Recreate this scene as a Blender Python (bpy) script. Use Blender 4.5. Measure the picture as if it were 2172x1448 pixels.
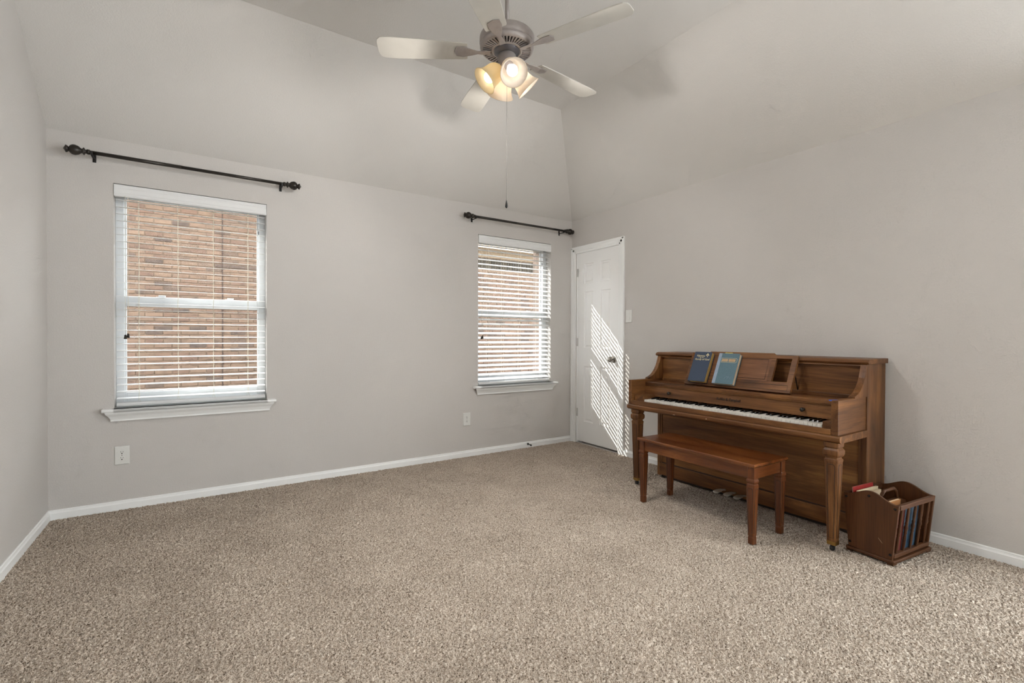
import bpy, bmesh, math, random
import numpy as np
from mathutils import Vector, Matrix

random.seed(7)
rng = np.random.default_rng(11)
for _o in list(bpy.data.objects):
    bpy.data.objects.remove(_o)
scene = bpy.context.scene
COL = scene.collection

# ------------------------------------------------------------------ camera
# world: window wall is y = 0, piano wall is x = 0, carpet surface z = 0 (metres)
cam_d = bpy.data.cameras.new('camera')
cam = bpy.data.objects.new('camera', cam_d)
COL.objects.link(cam)
F_PX = 1006.55
cam_d.sensor_fit = 'HORIZONTAL'
cam_d.sensor_width = 36.0
cam_d.lens = 36.0 * F_PX / 2172.0
cam_d.clip_start = 0.02
_yaw, _pitch, _roll = 0.58278, -0.0088, 0.0032
_f = Vector((math.sin(_yaw) * math.cos(_pitch), math.cos(_yaw) * math.cos(_pitch), math.sin(_pitch)))
_r = Vector((math.cos(_yaw), -math.sin(_yaw), 0))
_u = _r.cross(_f)
_r2 = math.cos(_roll) * _r + math.sin(_roll) * _u
_u2 = -math.sin(_roll) * _r + math.cos(_roll) * _u
_m = Matrix.Identity(4)
for i in range(3):
    _m[i][0], _m[i][1], _m[i][2] = _r2[i], _u2[i], -_f[i]
_m.translation = Vector((-3.4741, -4.0642, 1.1498))
cam.matrix_world = _m
scene.camera = cam

# ------------------------------------------------------------------ world, sun, exposure
WORLD_STRENGTH = 7.0
SUN_STRENGTH = 5.0
LAMP_W = 13.0
world = bpy.data.worlds.new('sky')
scene.world = world
world.use_nodes = True
bg = world.node_tree.nodes['Background']
bg.inputs[0].default_value = (0.93, 0.965, 1.0, 1)
bg.inputs[1].default_value = WORLD_STRENGTH

sun_d = bpy.data.lights.new('sun', 'SUN')
sun_d.energy = SUN_STRENGTH
sun_d.angle = math.radians(0.4)
sun_d.color = (1.0, 0.96, 0.90)
sun = bpy.data.objects.new('sun', sun_d)
COL.objects.link(sun)
sun.location = (-8, 8, 9)
sun.rotation_euler = Vector((1.0, -1.0, -1.02)).to_track_quat('-Z', 'Y').to_euler()

scene.view_settings.view_transform = 'Standard'
scene.view_settings.look = 'None'
scene.view_settings.exposure = 0.60
scene.view_settings.gamma = 1.0
scene.view_settings.use_curve_mapping = False
scene.cycles.use_denoising = True
scene.cycles.max_bounces = 6
scene.cycles.diffuse_bounces = 4
scene.cycles.glossy_bounces = 2
scene.cycles.transmission_bounces = 3
scene.cycles.caustics_reflective = False
scene.cycles.caustics_refractive = False
scene.cycles.use_adaptive_sampling = True
scene.cycles.adaptive_threshold = 0.11
scene.cycles.adaptive_min_samples = 12
scene.cycles.sample_clamp_indirect = 8.0


# ------------------------------------------------------------------ helpers
def srgb(r, g, b):
    def c(v):
        v /= 255.0
        return v / 12.92 if v <= 0.04045 else ((v + 0.055) / 1.055) ** 2.4
    return (c(r), c(g), c(b), 1.0)


def new_mat(name):
    m = bpy.data.materials.new(name)
    m.use_nodes = True
    nt = m.node_tree
    return m, nt, nt.nodes['Principled BSDF']


def nd(nt, kind, **kw):
    n = nt.nodes.new(kind)
    for k, v in kw.items():
        setattr(n, k, v)
    return n


def mix_rgb(nt, fac, a, b, mode='MIX'):
    n = nd(nt, 'ShaderNodeMix', data_type='RGBA', blend_type=mode)
    for sock, v in ((n.inputs[0], fac), (n.inputs[6], a), (n.inputs[7], b)):
        if hasattr(v, 'links'):
            nt.links.new(v, sock)
        else:
            sock.default_value = v
    return n.outputs[2]


def ramp(nt, fac, stops):
    n = nd(nt, 'ShaderNodeValToRGB')
    e = n.color_ramp.elements
    while len(e) > 1:
        e.remove(e[-1])
    e[0].position, e[0].color = stops[0]
    for p, c in stops[1:]:
        k = e.new(p)
        k.color = c
    nt.links.new(fac, n.inputs[0])
    return n.outputs[0]


def noise(nt, scale, detail=2.0, rough=0.5, vec=None, dist=0.0):
    n = nd(nt, 'ShaderNodeTexNoise')
    n.inputs['Scale'].default_value = scale
    n.inputs['Detail'].default_value = detail
    n.inputs['Roughness'].default_value = rough
    n.inputs['Distortion'].default_value = dist
    if vec is not None:
        nt.links.new(vec, n.inputs['Vector'])
    return n.outputs['Fac']


def objvec(nt, scale=(1, 1, 1)):
    t = nd(nt, 'ShaderNodeTexCoord')
    mp = nd(nt, 'ShaderNodeMapping')
    mp.inputs['Scale'].default_value = scale
    nt.links.new(t.outputs['Object'], mp.inputs['Vector'])
    return mp.outputs['Vector']


def bump(nt, bs, height, strength, dist):
    b = nd(nt, 'ShaderNodeBump')
    b.inputs['Strength'].default_value = strength
    b.inputs['Distance'].default_value = dist
    nt.links.new(height, b.inputs['Height'])
    nt.links.new(b.outputs['Normal'], bs.inputs['Normal'])


def plain(name, col, rough=0.5, metal=0.0, var=0.05, vscale=20.0, bmp=0.0, bscale=200.0, coat=0.0):
    m, nt, bs = new_mat(name)
    v = objvec(nt)
    dark = tuple(c * (1 - var) for c in col[:3]) + (1,)
    lite = tuple(min(1, c * (1 + var)) for c in col[:3]) + (1,)
    c = ramp(nt, noise(nt, vscale, 3, vec=v), [(0.3, dark), (0.7, lite)])
    nt.links.new(c, bs.inputs['Base Color'])
    bs.inputs['Roughness'].default_value = rough
    bs.inputs['Metallic'].default_value = metal
    bs.inputs['Coat Weight'].default_value = coat
    if bmp:
        bump(nt, bs, noise(nt, bscale, 3, vec=v), bmp, 0.002)
    return m


def wood(name, dark, mid, lite, axis, rough=0.46, coat=0.06, grain=9.0, seed=0.0):
    m, nt, bs = new_mat(name)
    s = [1.0, 1.0, 1.0]
    s[axis] = 0.10
    t = nd(nt, 'ShaderNodeTexCoord')
    mp = nd(nt, 'ShaderNodeMapping')
    mp.inputs['Scale'].default_value = s
    mp.inputs['Location'].default_value = (seed, seed * 1.7, seed * 0.6)
    nt.links.new(t.outputs['Object'], mp.inputs['Vector'])
    v = mp.outputs['Vector']
    big = noise(nt, grain, 5, 0.6, v, 1.6)
    s2 = [1.0, 1.0, 1.0]
    s2[axis] = 0.035
    mp2 = nd(nt, 'ShaderNodeMapping')
    mp2.inputs['Scale'].default_value = s2
    nt.links.new(t.outputs['Object'], mp2.inputs['Vector'])
    fine = noise(nt, 170.0, 3, 0.6, mp2.outputs['Vector'])
    c1 = ramp(nt, big, [(0.28, dark), (0.5, mid), (0.72, lite)])
    c2 = ramp(nt, fine, [(0.36, (0.42, 0.38, 0.36, 1)), (0.56, (1, 1, 1, 1))])
    c = mix_rgb(nt, 0.45, c1, c2, 'MULTIPLY')
    nt.links.new(c, bs.inputs['Base Color'])
    bs.inputs['Roughness'].default_value = rough
    bs.inputs['Coat Weight'].default_value = coat
    bs.inputs['Coat Roughness'].default_value = 0.25
    bs.inputs['Specular IOR Level'].default_value = 0.28
    bump(nt, bs, fine, 0.08, 0.001)
    return m


class MB:
    """collects vertices and faces for one mesh"""
    def __init__(self):
        self.v, self.f, self.s = [], [], []

    def add(self, vs, fs, smooth=False):
        n = len(self.v)
        self.v += [tuple(p) for p in vs]
        self.f += [tuple(i + n for i in f) for f in fs]
        self.s += [smooth] * len(fs)
        return self

    def box(self, x0, x1, y0, y1, z0, z1):
        x0, x1 = sorted((x0, x1)); y0, y1 = sorted((y0, y1)); z0, z1 = sorted((z0, z1))
        vs = [(x0, y0, z0), (x1, y0, z0), (x1, y1, z0), (x0, y1, z0),
              (x0, y0, z1), (x1, y0, z1), (x1, y1, z1), (x0, y1, z1)]
        return self.add(vs, [(0, 3, 2, 1), (4, 5, 6, 7), (0, 1, 5, 4), (1, 2, 6, 5), (2, 3, 7, 6), (3, 0, 4, 7)])

    def prism(self, poly, axis, a, b):
        """poly: 2-D points in the two other axes (in xyz order), extruded a..b along axis"""
        def pt(p, t):
            l = list(p)
            l.insert(axis, t)
            return tuple(l)
        n = len(poly)
        vs = [pt(p, a) for p in poly] + [pt(p, b) for p in poly]
        fs = [tuple(range(n))[::-1], tuple(range(n, 2 * n))]
        for i in range(n):
            j = (i + 1) % n
            fs.append((i, j, j + n, i + n))
        return self.add(vs, fs)

    def lathe(self, prof, seg=24, mat=None, smooth=True, closed=False):
        """prof: (r, z) pairs about local z"""
        vs, fs = [], []
        n = len(prof)
        for k in range(seg):
            a = 2 * math.pi * k / seg
            for r, z in prof:
                p = Vector((r * math.cos(a), r * math.sin(a), z))
                vs.append(mat @ p if mat else p)
        for k in range(seg):
            k2 = (k + 1) % seg
            for i in range(n - 1 + (1 if closed else 0)):
                j = (i + 1) % n
                fs.append((k * n + i, k2 * n + i, k2 * n + j, k * n + j))
        return self.add(vs, fs, smooth)

    def tube(self, pts, r, seg=8, smooth=True):
        pts = [Vector(p) for p in pts]
        rings = []
        vs, fs = [], []
        for i, p in enumerate(pts):
            d = (pts[min(i + 1, len(pts) - 1)] - pts[max(i - 1, 0)]).normalized()
            ref = Vector((0, 0, 1)) if abs(d.z) < 0.9 else Vector((1, 0, 0))
            a = d.cross(ref).normalized()
            b = d.cross(a)
            rr = r[i] if isinstance(r, (list, tuple)) else r
            for k in range(seg):
                t = 2 * math.pi * k / seg
                vs.append(p + (a * math.cos(t) + b * math.sin(t)) * rr)
        for i in range(len(pts) - 1):
            for k in range(seg):
                k2 = (k + 1) % seg
                fs.append((i * seg + k, i * seg + k2, (i + 1) * seg + k2, (i + 1) * seg + k))
        fs.append(tuple(range(seg)))
        fs.append(tuple(range((len(pts) - 1) * seg, len(pts) * seg)))
        return self.add(vs, fs, smooth)

    def loft(self, rings, smooth=False, cap=True):
        n = len(rings[0])
        vs = [p for r in rings for p in r]
        fs = []
        for i in range(len(rings) - 1):
            for k in range(n):
                k2 = (k + 1) % n
                fs.append((i * n + k, i * n + k2, (i + 1) * n + k2, (i + 1) * n + k))
        if cap:
            fs.append(tuple(range(n))[::-1])
            fs.append(tuple(range((len(rings) - 1) * n, len(rings) * n)))
        return self.add(vs, fs, smooth)

    def wall(self, axis, t0, t1, a0, a1, z0, z1, holes):
        """slab of thickness t0..t1 along axis, spanning a0..a1 and z0..z1, minus rectangular holes (a0,a1,z0,z1)"""
        As = sorted({a0, a1, *[h[0] for h in holes], *[h[1] for h in holes]})
        Zs = sorted({z0, z1, *[h[2] for h in holes], *[h[3] for h in holes]})
        for i in range(len(As) - 1):
            zs = None
            for j in range(len(Zs)):
                inside = True
                if j < len(Zs) - 1:
                    ca, cz = (As[i] + As[i + 1]) / 2, (Zs[j] + Zs[j + 1]) / 2
                    inside = any(h[0] < ca < h[1] and h[2] < cz < h[3] for h in holes)
                if not inside and zs is None:
                    zs = Zs[j]
                if inside and zs is not None:
                    if axis == 1:
                        self.box(As[i], As[i + 1], t0, t1, zs, Zs[j])
                    else:
                        self.box(t0, t1, As[i], As[i + 1], zs, Zs[j])
                    zs = None
        return self


def fix_normals(me):
    bm = bmesh.new()
    bm.from_mesh(me)
    bmesh.ops.recalc_face_normals(bm, faces=bm.faces)
    bm.to_mesh(me)
    bm.free()


def link(name, data, parent=None, loc=None):
    o = bpy.data.objects.new(name, data)
    COL.objects.link(o)
    if parent is not None:
        o.parent = parent
    if loc is not None:
        o.location = loc
    return o


def build(name, mb, mat, parent=None, bev=0.0, seg=2, world_of=None, normals=True):
    """one mesh object; world_of: root whose location is subtracted from world coordinates"""
    me = bpy.data.meshes.new(name)
    vs = mb.v
    if world_of is not None:
        l = world_of.location
        vs = [(p[0] - l.x, p[1] - l.y, p[2] - l.z) for p in vs]
    me.from_pydata(vs, [], mb.f)
    me.polygons.foreach_set('use_smooth', mb.s)
    if normals:
        fix_normals(me)
    me.materials.append(mat)
    o = link(name, me, parent)
    if bev:
        b = o.modifiers.new('bevel', 'BEVEL')
        b.width = bev
        b.segments = seg
        b.limit_method = 'ANGLE'
        b.angle_limit = math.radians(40)
    return o


def empty(name, loc, rz=0.0):
    o = link(name, None, None, loc)
    o.rotation_euler = (0, 0, rz)
    o.empty_display_size = 0.05
    return o


def tag(o, label=None, cat=None, group=None, kind=None):
    if label: o['label'] = label
    if cat: o['category'] = cat
    if group: o['group'] = group
    if kind: o['kind'] = kind
    return o


def text(name, s, size, mat, parent, matrix, extrude=0.0004, align='CENTER', shear=0.0, xscale=1.0):
    c = bpy.data.curves.new(name, 'FONT')
    c.body = s
    c.size = size
    c.align_x = align
    c.align_y = 'CENTER'
    c.extrude = extrude
    c.shear = shear
    c.resolution_u = 3
    c.materials.append(mat)
    tmp = link(name + '_curve', c)
    bpy.context.view_layer.update()
    dg = bpy.context.evaluated_depsgraph_get()
    me = bpy.data.meshes.new_from_object(tmp.evaluated_get(dg), depsgraph=dg)
    bpy.data.objects.remove(tmp)
    o = link(name, me, parent)
    o.matrix_local = matrix @ Matrix.Diagonal((xscale, 1, 1, 1))
    return o


# ------------------------------------------------------------------ materials
def wall_paint():
    m, nt, bs = new_mat('greige_wall_paint')
    v = objvec(nt)
    c = ramp(nt, noise(nt, 1.3, 2, vec=v), [(0.3, WALL_A), (0.7, WALL_B)])
    nt.links.new(c, bs.inputs['Base Color'])
    bs.inputs['Roughness'].default_value = 0.75
    n1 = noise(nt, 130.0, 3, 0.55, v, 0.4)
    r = ramp(nt, n1, [(0.42, (0, 0, 0, 1)), (0.60, (1, 1, 1, 1))])
    bump(nt, bs, r, 0.26, 0.0018)
    return m


WALL_A = srgb(200, 196, 192)
WALL_B = srgb(203, 199, 195)
M_wall = wall_paint()
WALL_A, WALL_B = srgb(212, 209, 205), srgb(215, 212, 208)  # ceiling has the wall paint, lightened to stand in for missing light
M_ceil = wall_paint()
M_ceil.name = 'greige_wall_paint_lightened'
M_trim = plain('white_trim_paint', srgb(242, 243, 242), 0.38, var=0.02, vscale=3)
M_door = plain('white_door_paint', srgb(243, 243, 242), 0.45, var=0.015, vscale=3)
M_vinyl = plain('white_vinyl', srgb(226, 229, 231), 0.35, var=0.02, vscale=4)
M_blind = plain('white_blind_slat', srgb(230, 231, 231), 0.42, var=0.02, vscale=6)
M_cord = plain('white_cord', srgb(226, 222, 205), 0.8, var=0.05)
M_plate = plain('white_plastic_plate', srgb(222, 222, 218), 0.4, var=0.02)
M_slot = plain('dark_slot', srgb(28, 26, 24), 0.7, var=0.1)
M_black = plain('black_plastic', srgb(22, 20, 19), 0.45, var=0.1)
M_bronze = plain('oil_rubbed_bronze', srgb(46, 41, 36), 0.34, metal=0.35, var=0.15, vscale=60)
M_nickel = plain('aged_nickel', srgb(150, 146, 140), 0.30, metal=0.9, var=0.1)
M_steel = plain('painted_hinge_metal', srgb(205, 205, 202), 0.4, metal=0.2, var=0.03)
M_pewter = plain('pewter_fan_metal', srgb(158, 150, 146), 0.45, metal=0.25, var=0.08, vscale=30)
M_pewter_dark = plain('dark_pewter_metal', srgb(92, 90, 94), 0.35, metal=0.5, var=0.08)
M_blade = plain('grey_taupe_fan_blade', srgb(186, 182, 174), 0.5, var=0.04, vscale=12)
M_brass = plain('aged_brass', srgb(150, 118, 66), 0.35, metal=0.85, var=0.15)
M_pedal = plain('worn_pedal_metal', srgb(176, 170, 158), 0.35, metal=0.6, var=0.15)
M_ivory = plain('white_key_plastic', srgb(226, 224, 216), 0.3, var=0.02)
M_ebony = plain('black_key_plastic', srgb(14, 13, 13), 0.25, var=0.05, coat=0.4)
M_rubber = plain('dark_rubber', srgb(30, 28, 28), 0.7, var=0.1)

PD, PM, PL = srgb(66, 39, 20), srgb(108, 70, 39), srgb(148, 102, 58)
M_piano_y = wood('walnut_long_grain', PD, PM, PL, 1)
M_piano_z = wood('walnut_upright_grain', PD, PM, PL, 2, grain=7.0, seed=3.1)
M_piano_x = wood('walnut_cross_grain', PD, PM, PL, 0, seed=5.2)
M_piano_panel = wood('walnut_figured_panel', srgb(72, 42, 22), srgb(118, 78, 44), srgb(162, 114, 66), 1, grain=6.0, seed=8.4)
M_piano_line = plain('dark_inlay_line', srgb(40, 24, 15), 0.5, var=0.1)
BD, BM, BL = srgb(74, 38, 18), srgb(108, 59, 28), srgb(138, 82, 40)
M_bench_y = wood('mahogany_long_grain', BD, BM, BL, 1, rough=0.26, coat=0.5)
M_bench_x = wood('mahogany_cross_grain', BD, BM, BL, 0, rough=0.3, coat=0.4)
M_bench_z = wood('mahogany_upright_grain', BD, BM, BL, 2, rough=0.32, coat=0.4)
RD, RM_, RL = srgb(76, 46, 26), srgb(87, 54, 31), srgb(97, 62, 37)
M_rack_z = wood('dark_maple_upright', RD, RM_, RL, 2, grain=5, seed=2.0)
M_rack_x = wood('dark_maple_long', RD, RM_, RL, 0, grain=5, seed=4.0)
M_rivet = plain('black_rivet', srgb(34, 31, 30), 0.25, metal=0.6, var=0.1)


def glass_mat():
    m = bpy.data.materials.new('clear_window_glass')
    m.use_nodes = True
    nt = m.node_tree
    nt.nodes.clear()
    out = nd(nt, 'ShaderNodeOutputMaterial')
    tr = nd(nt, 'ShaderNodeBsdfTransparent')
    tr.inputs[0].default_value = (0.97, 0.98, 0.975, 1)
    gl = nd(nt, 'ShaderNodeBsdfGlossy')
    gl.inputs['Roughness'].default_value = 0.02
    lw = nd(nt, 'ShaderNodeLayerWeight')
    lw.inputs[0].default_value = 0.5
    pw = nd(nt, 'ShaderNodeMath', operation='POWER')
    pw.inputs[1].default_value = 5.0
    nt.links.new(lw.outputs['Facing'], pw.inputs[0])
    fr = nd(nt, 'ShaderNodeMath', operation='MULTIPLY_ADD')
    fr.inputs[1].default_value = 0.9
    fr.inputs[2].default_value = 0.03
    nt.links.new(pw.outputs[0], fr.inputs[0])
    mx = nd(nt, 'ShaderNodeMixShader')
    nt.links.new(fr.outputs[0], mx.inputs[0])
    nt.links.new(tr.outputs[0], mx.inputs[1])
    nt.links.new(gl.outputs[0], mx.inputs[2])
    nt.links.new(mx.outputs[0], out.inputs[0])
    return m


M_glass = glass_mat()


def shade_mat(name, col):
    m = bpy.data.materials.new(name)
    m.use_nodes = True
    nt = m.node_tree
    nt.nodes.clear()
    out = nd(nt, 'ShaderNodeOutputMaterial')
    df = nd(nt, 'ShaderNodeBsdfDiffuse')
    df.inputs[0].default_value = col
    tl = nd(nt, 'ShaderNodeBsdfTranslucent')
    tl.inputs[0].default_value = col
    gl = nd(nt, 'ShaderNodeBsdfGlossy')
    gl.inputs['Roughness'].default_value = 0.25
    v = objvec(nt)
    n = noise(nt, 30, 3, vec=v)
    m1 = nd(nt, 'ShaderNodeMixShader')
    rr = nd(nt, 'ShaderNodeMapRange')
    rr.inputs[3].default_value = 0.42
    rr.inputs[4].default_value = 0.5
    nt.links.new(n, rr.inputs[0])
    nt.links.new(rr.outputs[0], m1.inputs[0])
    nt.links.new(df.outputs[0], m1.inputs[1])
    nt.links.new(tl.outputs[0], m1.inputs[2])
    m2 = nd(nt, 'ShaderNodeMixShader')
    m2.inputs[0].default_value = 0.06
    nt.links.new(m1.outputs[0], m2.inputs[1])
    nt.links.new(gl.outputs[0], m2.inputs[2])
    nt.links.new(m2.outputs[0], out.inputs[0])
    return m


def bulb_mat(name, col, strength):
    m = bpy.data.materials.new(name)
    m.use_nodes = True
    nt = m.node_tree
    nt.nodes.clear()
    out = nd(nt, 'ShaderNodeOutputMaterial')
    em = nd(nt, 'ShaderNodeEmission')
    em.inputs[0].default_value = col
    em.inputs[1].default_value = strength
    nt.links.new(em.outputs[0], out.inputs[0])
    return m


M_shade_cream = shade_mat('frosted_cream_glass', srgb(240, 228, 212))
M_shade_glow = shade_mat('frosted_glass_warm_glow', srgb(252, 236, 200))  # same kind of glass, the warm bulb's orange glow put into its colour
M_bulb = bulb_mat('lit_bulb', (1.0, 0.97, 0.94, 1), 2.4)
M_bulb_bright = bulb_mat('lit_bright_bulb', (1.0, 0.98, 0.96, 1), 8.0)
M_bulb_warm = bulb_mat('lit_warm_bulb', (1.0, 0.93, 0.82, 1), 2.6)


def brick_mat(name, stops):
    m, nt, bs = new_mat(name)
    oi = nd(nt, 'ShaderNodeObjectInfo')
    ge = nd(nt, 'ShaderNodeNewGeometry')
    ad = nd(nt, 'ShaderNodeMath', operation='ADD')
    nt.links.new(oi.outputs['Random'], ad.inputs[0])
    nt.links.new(ge.outputs['Random Per Island'], ad.inputs[1])
    fr = nd(nt, 'ShaderNodeMath', operation='FRACT')
    nt.links.new(ad.outputs[0], fr.inputs[0])
    c = ramp(nt, fr.outputs[0], stops)
    pos = nd(nt, 'ShaderNodeMapping')
    nt.links.new(ge.outputs['Position'], pos.inputs['Vector'])
    pos.inputs['Scale'].default_value = (0.5, 1.0, 1.6)
    n = noise(nt, 15, 6, 0.72, pos.outputs[0])
    c2 = ramp(nt, n, [(0.36, (0.36, 0.34, 0.34, 1)), (0.46, (0.86, 0.85, 0.84, 1)), (0.62, (1.16, 1.15, 1.13, 1))])
    nt.links.new(mix_rgb(nt, 0.7, c, c2, 'MULTIPLY'), bs.inputs['Base Color'])
    bs.inputs['Roughness'].default_value = 0.9
    bump(nt, bs, n, 0.6, 0.006)
    return m


M_brick = brick_mat('rose_tan_brick', [
    (0.0, srgb(88, 70, 56)), (0.2, srgb(93, 74, 59)), (0.4, srgb(85, 64, 51)), (0.58, srgb(96, 77, 62)),
    (0.74, srgb(82, 62, 50)), (0.84, srgb(88, 71, 58)), (0.92, srgb(70, 56, 47)), (0.96, srgb(62, 50, 43)), (1.0, srgb(88, 70, 56))])
M_soldier = brick_mat('dark_soldier_brick', [(0.0, srgb(42, 37, 28)), (0.5, srgb(55, 47, 35)), (1.0, srgb(34, 29, 23))])
M_mortar = plain('tan_mortar', srgb(98, 82, 68), 0.95, var=0.08, vscale=40, bmp=0.3)
M_frieze = plain('tan_frieze_paint', srgb(116, 97, 73), 0.6, var=0.03)
M_soffit = plain('pale_soffit_paint', srgb(170, 152, 134), 0.6, var=0.03)
M_roof = plain('grey_roof_shingle', srgb(110, 102, 94), 0.95, var=0.2, vscale=15)
M_ground = plain('dry_lawn', srgb(78, 72, 56), 0.95, var=0.2, vscale=25)
M_veneer = plain('sunlit_brick_veneer', srgb(118, 102, 92), 0.9, var=0.12, vscale=12)
M_sealant = plain('dark_joint_sealant', srgb(46, 32, 25), 0.9, var=0.1)

# ------------------------------------------------------------------ room shell
L = 4.266          # room width (left wall at x = -L)
RB = -6.6          # wall behind the camera
H = 2.44
SL = 0.7335        # slope of the ceiling
ZF = 3.093
A = (ZF - H) / SL  # plan width of a slope
WIN = [(-3.944, -3.042, 0.672, 2.158), (-1.194, -0.294, 0.672, 2.158)]
EXT = 0.30         # outer face of the brick veneer
DOOR = (-0.716, -0.085, 0.0, 2.078)
REAR = (-2.20, -1.20, 0.85, 2.25)    # added window behind the camera, unseen, brightens the room
SIDE = (-6.52, -3.68, 0.04, 2.36)   # added glazed opening for fill light, out of view in the right wall

wb = build('wall_back', MB().wall(1, 0.0, 0.15, -L - 0.15, 0.15, -0.15, 2.62, WIN), M_wall)
tag(wb, 'greige textured wall with the two blind-covered windows', kind='structure')
vb = MB().wall(1, 0.152, EXT, -L - 0.15, 0.15, -0.15, 2.62,
               [(w[0] + 0.039, w[1] - 0.02, w[2] + 0.02, w[3]) for w in WIN])
build('brick_veneer', vb, M_veneer, wb)
tag(build('wall_right', MB().wall(0, 0.0, 0.06, RB, 0.0, -0.15, 2.62, [DOOR, SIDE]).wall(0, 0.06, 0.16, RB, 0.0, -0.15, 2.62, [SIDE]), M_wall),
    'greige textured wall behind the piano', kind='structure')
tag(build('wall_left', MB().box(-L - 0.15, -L, RB, 0.0, -0.15, 3.25), M_wall), 'greige gable wall at the left edge', kind='structure')
wf = build('wall_front', MB().wall(1, RB - 0.15, RB, -L - 0.15, 0.16, -0.15, 3.25, [REAR]), M_wall)
tag(wf, 'greige wall behind the camera with the added fill window', kind='structure')

e = 0.012
cb = MB()
zs = lambda d: H + SL * d
cb.add([(-L - e, e, zs(-e)), (e, e, zs(-e)), (-A, -A, ZF), (-L - e, -A, ZF)], [(0, 1, 2, 3)])          # slope above the windows
cb.add([(e, e, zs(-e)), (e, RB - e, zs(-e)), (-A, RB - e, ZF), (-A, -A, ZF)], [(0, 1, 2, 3)])          # slope above the piano wall
cb.add([(-L - e, -A, ZF), (-A, -A, ZF), (-A, RB - e, ZF), (-L - e, RB - e, ZF)], [(0, 1, 2, 3)])       # flat top
ceil_ = build('ceiling', cb, M_ceil, normals=False)
sol = ceil_.modifiers.new('thickness', 'SOLIDIFY')
sol.thickness = 0.06
sol.offset = -1.0
tag(ceil_, 'greige vaulted ceiling with two slopes and a flat top', kind='structure')

tag(build('floor', MB().box(-L - 0.15, 0.16, RB - 0.15, 0.15, -0.15, -0.014), plain('subfloor', srgb(150, 130, 105), 0.9)),
    'subfloor under the beige carpet', kind='structure')


# carpet pile: one uncountable relief surface
def make_carpet():
    m, nt, bs = new_mat('beige_frieze_carpet')
    v = objvec(nt)
    n1 = noise(nt, 215.0, 2, 0.6, v, 1.0)
    n2 = noise(nt, 3.2, 3, 0.55, v)
    c1 = ramp(nt, n1, [(0.33, CARP[0]), (0.43, CARP[1]), (0.54, CARP[2]), (0.66, CARP[3])])
    c2 = ramp(nt, n2, [(0.30, (0.86, 0.85, 0.84, 1)), (0.70, (1.04, 1.04, 1.04, 1))])  # random patches: foot marks and pile-lean shading put into the colour
    nt.links.new(mix_rgb(nt, 1.0, c1, c2, 'MULTIPLY'), bs.inputs['Base Color'])
    bs.inputs['Roughness'].default_value = 1.0
    bs.inputs['Specular IOR Level'].default_value = 0.1
    bump(nt, bs, noise(nt, 420.0, 1, 0.5, v, 1.0), 0.6, 0.003)
    x0, x1, y0, y1, st = -L, 0.0, -3.95, 0.0, 0.0041
    nx, ny = int((x1 - x0) / st) + 1, int((y1 - y0) / st) + 1
    xs = np.linspace(x0, x1, nx)
    ys = np.linspace(y0, y1, ny)
    h = rng.random((ny, nx))
    # twisted yarn: neighbours along a wandering direction share height
    g1 = (h + 0.8 * np.roll(h, 1, 1) + 0.5 * np.roll(np.roll(h, 1, 1), 1, 0)) / 2.3
    g2 = (h + 0.8 * np.roll(h, 1, 0) + 0.5 * np.roll(np.roll(h, -1, 1), 1, 0)) / 2.3
    low = rng.random((ny // 24 + 2, nx // 24 + 2))
    iy = np.linspace(0, low.shape[0] - 1.001, ny); ix = np.linspace(0, low.shape[1] - 1.001, nx)
    fy, fx = iy.astype(int), ix.astype(int)
    ty, tx = (iy - fy)[:, None], (ix - fx)[None, :]
    lw = (low[np.ix_(fy, fx)] * (1 - ty) * (1 - tx) + low[np.ix_(fy + 1, fx)] * ty * (1 - tx)
          + low[np.ix_(fy, fx + 1)] * (1 - ty) * tx + low[np.ix_(fy + 1, fx + 1)] * ty * tx)
    g = 0.62 * h + 0.38 * (g1 * lw + g2 * (1 - lw))
    g = (g - g.mean()) / g.std()
    z = np.clip(g, -2.4, 1.4) * PILE - PILE * 1.5
    X, Y = np.meshgrid(xs, ys)
    jx = (rng.random((ny, nx)) - 0.5) * st * 0.7
    jy = (rng.random((ny, nx)) - 0.5) * st * 0.7
    co = np.stack([X + jx, Y + jy, z], -1).reshape(-1, 3).astype(np.float32)
    idx = np.arange(ny * nx).reshape(ny, nx)
    q = np.stack([idx[:-1, :-1], idx[:-1, 1:], idx[1:, 1:], idx[1:, :-1]], -1).reshape(-1, 4)
    # the strip behind the photographer is a plain continuation
    n0 = len(co)
    extra = np.array([[x0, RB, -0.004], [x1, RB, -0.004], [x1, y0 + 0.01, -0.004], [x0, y0 + 0.01, -0.004]], np.float32)
    co = np.concatenate([co, extra])
    q = np.concatenate([q, [[n0, n0 + 1, n0 + 2, n0 + 3]]]).astype(np.int32)
    me = bpy.data.meshes.new('carpet')
    me.vertices.add(len(co)); me.vertices.foreach_set('co', co.ravel())
    me.loops.add(q.size); me.loops.foreach_set('vertex_index', q.ravel())
    me.polygons.add(len(q))
    me.polygons.foreach_set('loop_start', np.arange(0, q.size, 4, dtype=np.int32))
    me.polygons.foreach_set('loop_total', np.full(len(q), 4, np.int32))
    me.polygons.foreach_set('use_smooth', np.ones(len(q), bool))
    me.update(calc_edges=True)
    me.materials.append(m)
    o = link('carpet', me)
    tag(o, 'beige and brown flecked frieze carpet covering the whole floor', 'carpet', kind='stuff')
    return o


PILE = 0.0040
CARP = [srgb(66, 51, 38), srgb(172, 155, 138), srgb(212, 198, 183), srgb(236, 226, 213)]
make_carpet()

# baseboards
BP = [(0, -0.012), (0.014, -0.012), (0.014, 0.036), (0.0105, 0.040), (0.0085, 0.047), (0.0085, 0.052), (0.004, 0.056), (0, 0.056)]


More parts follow.
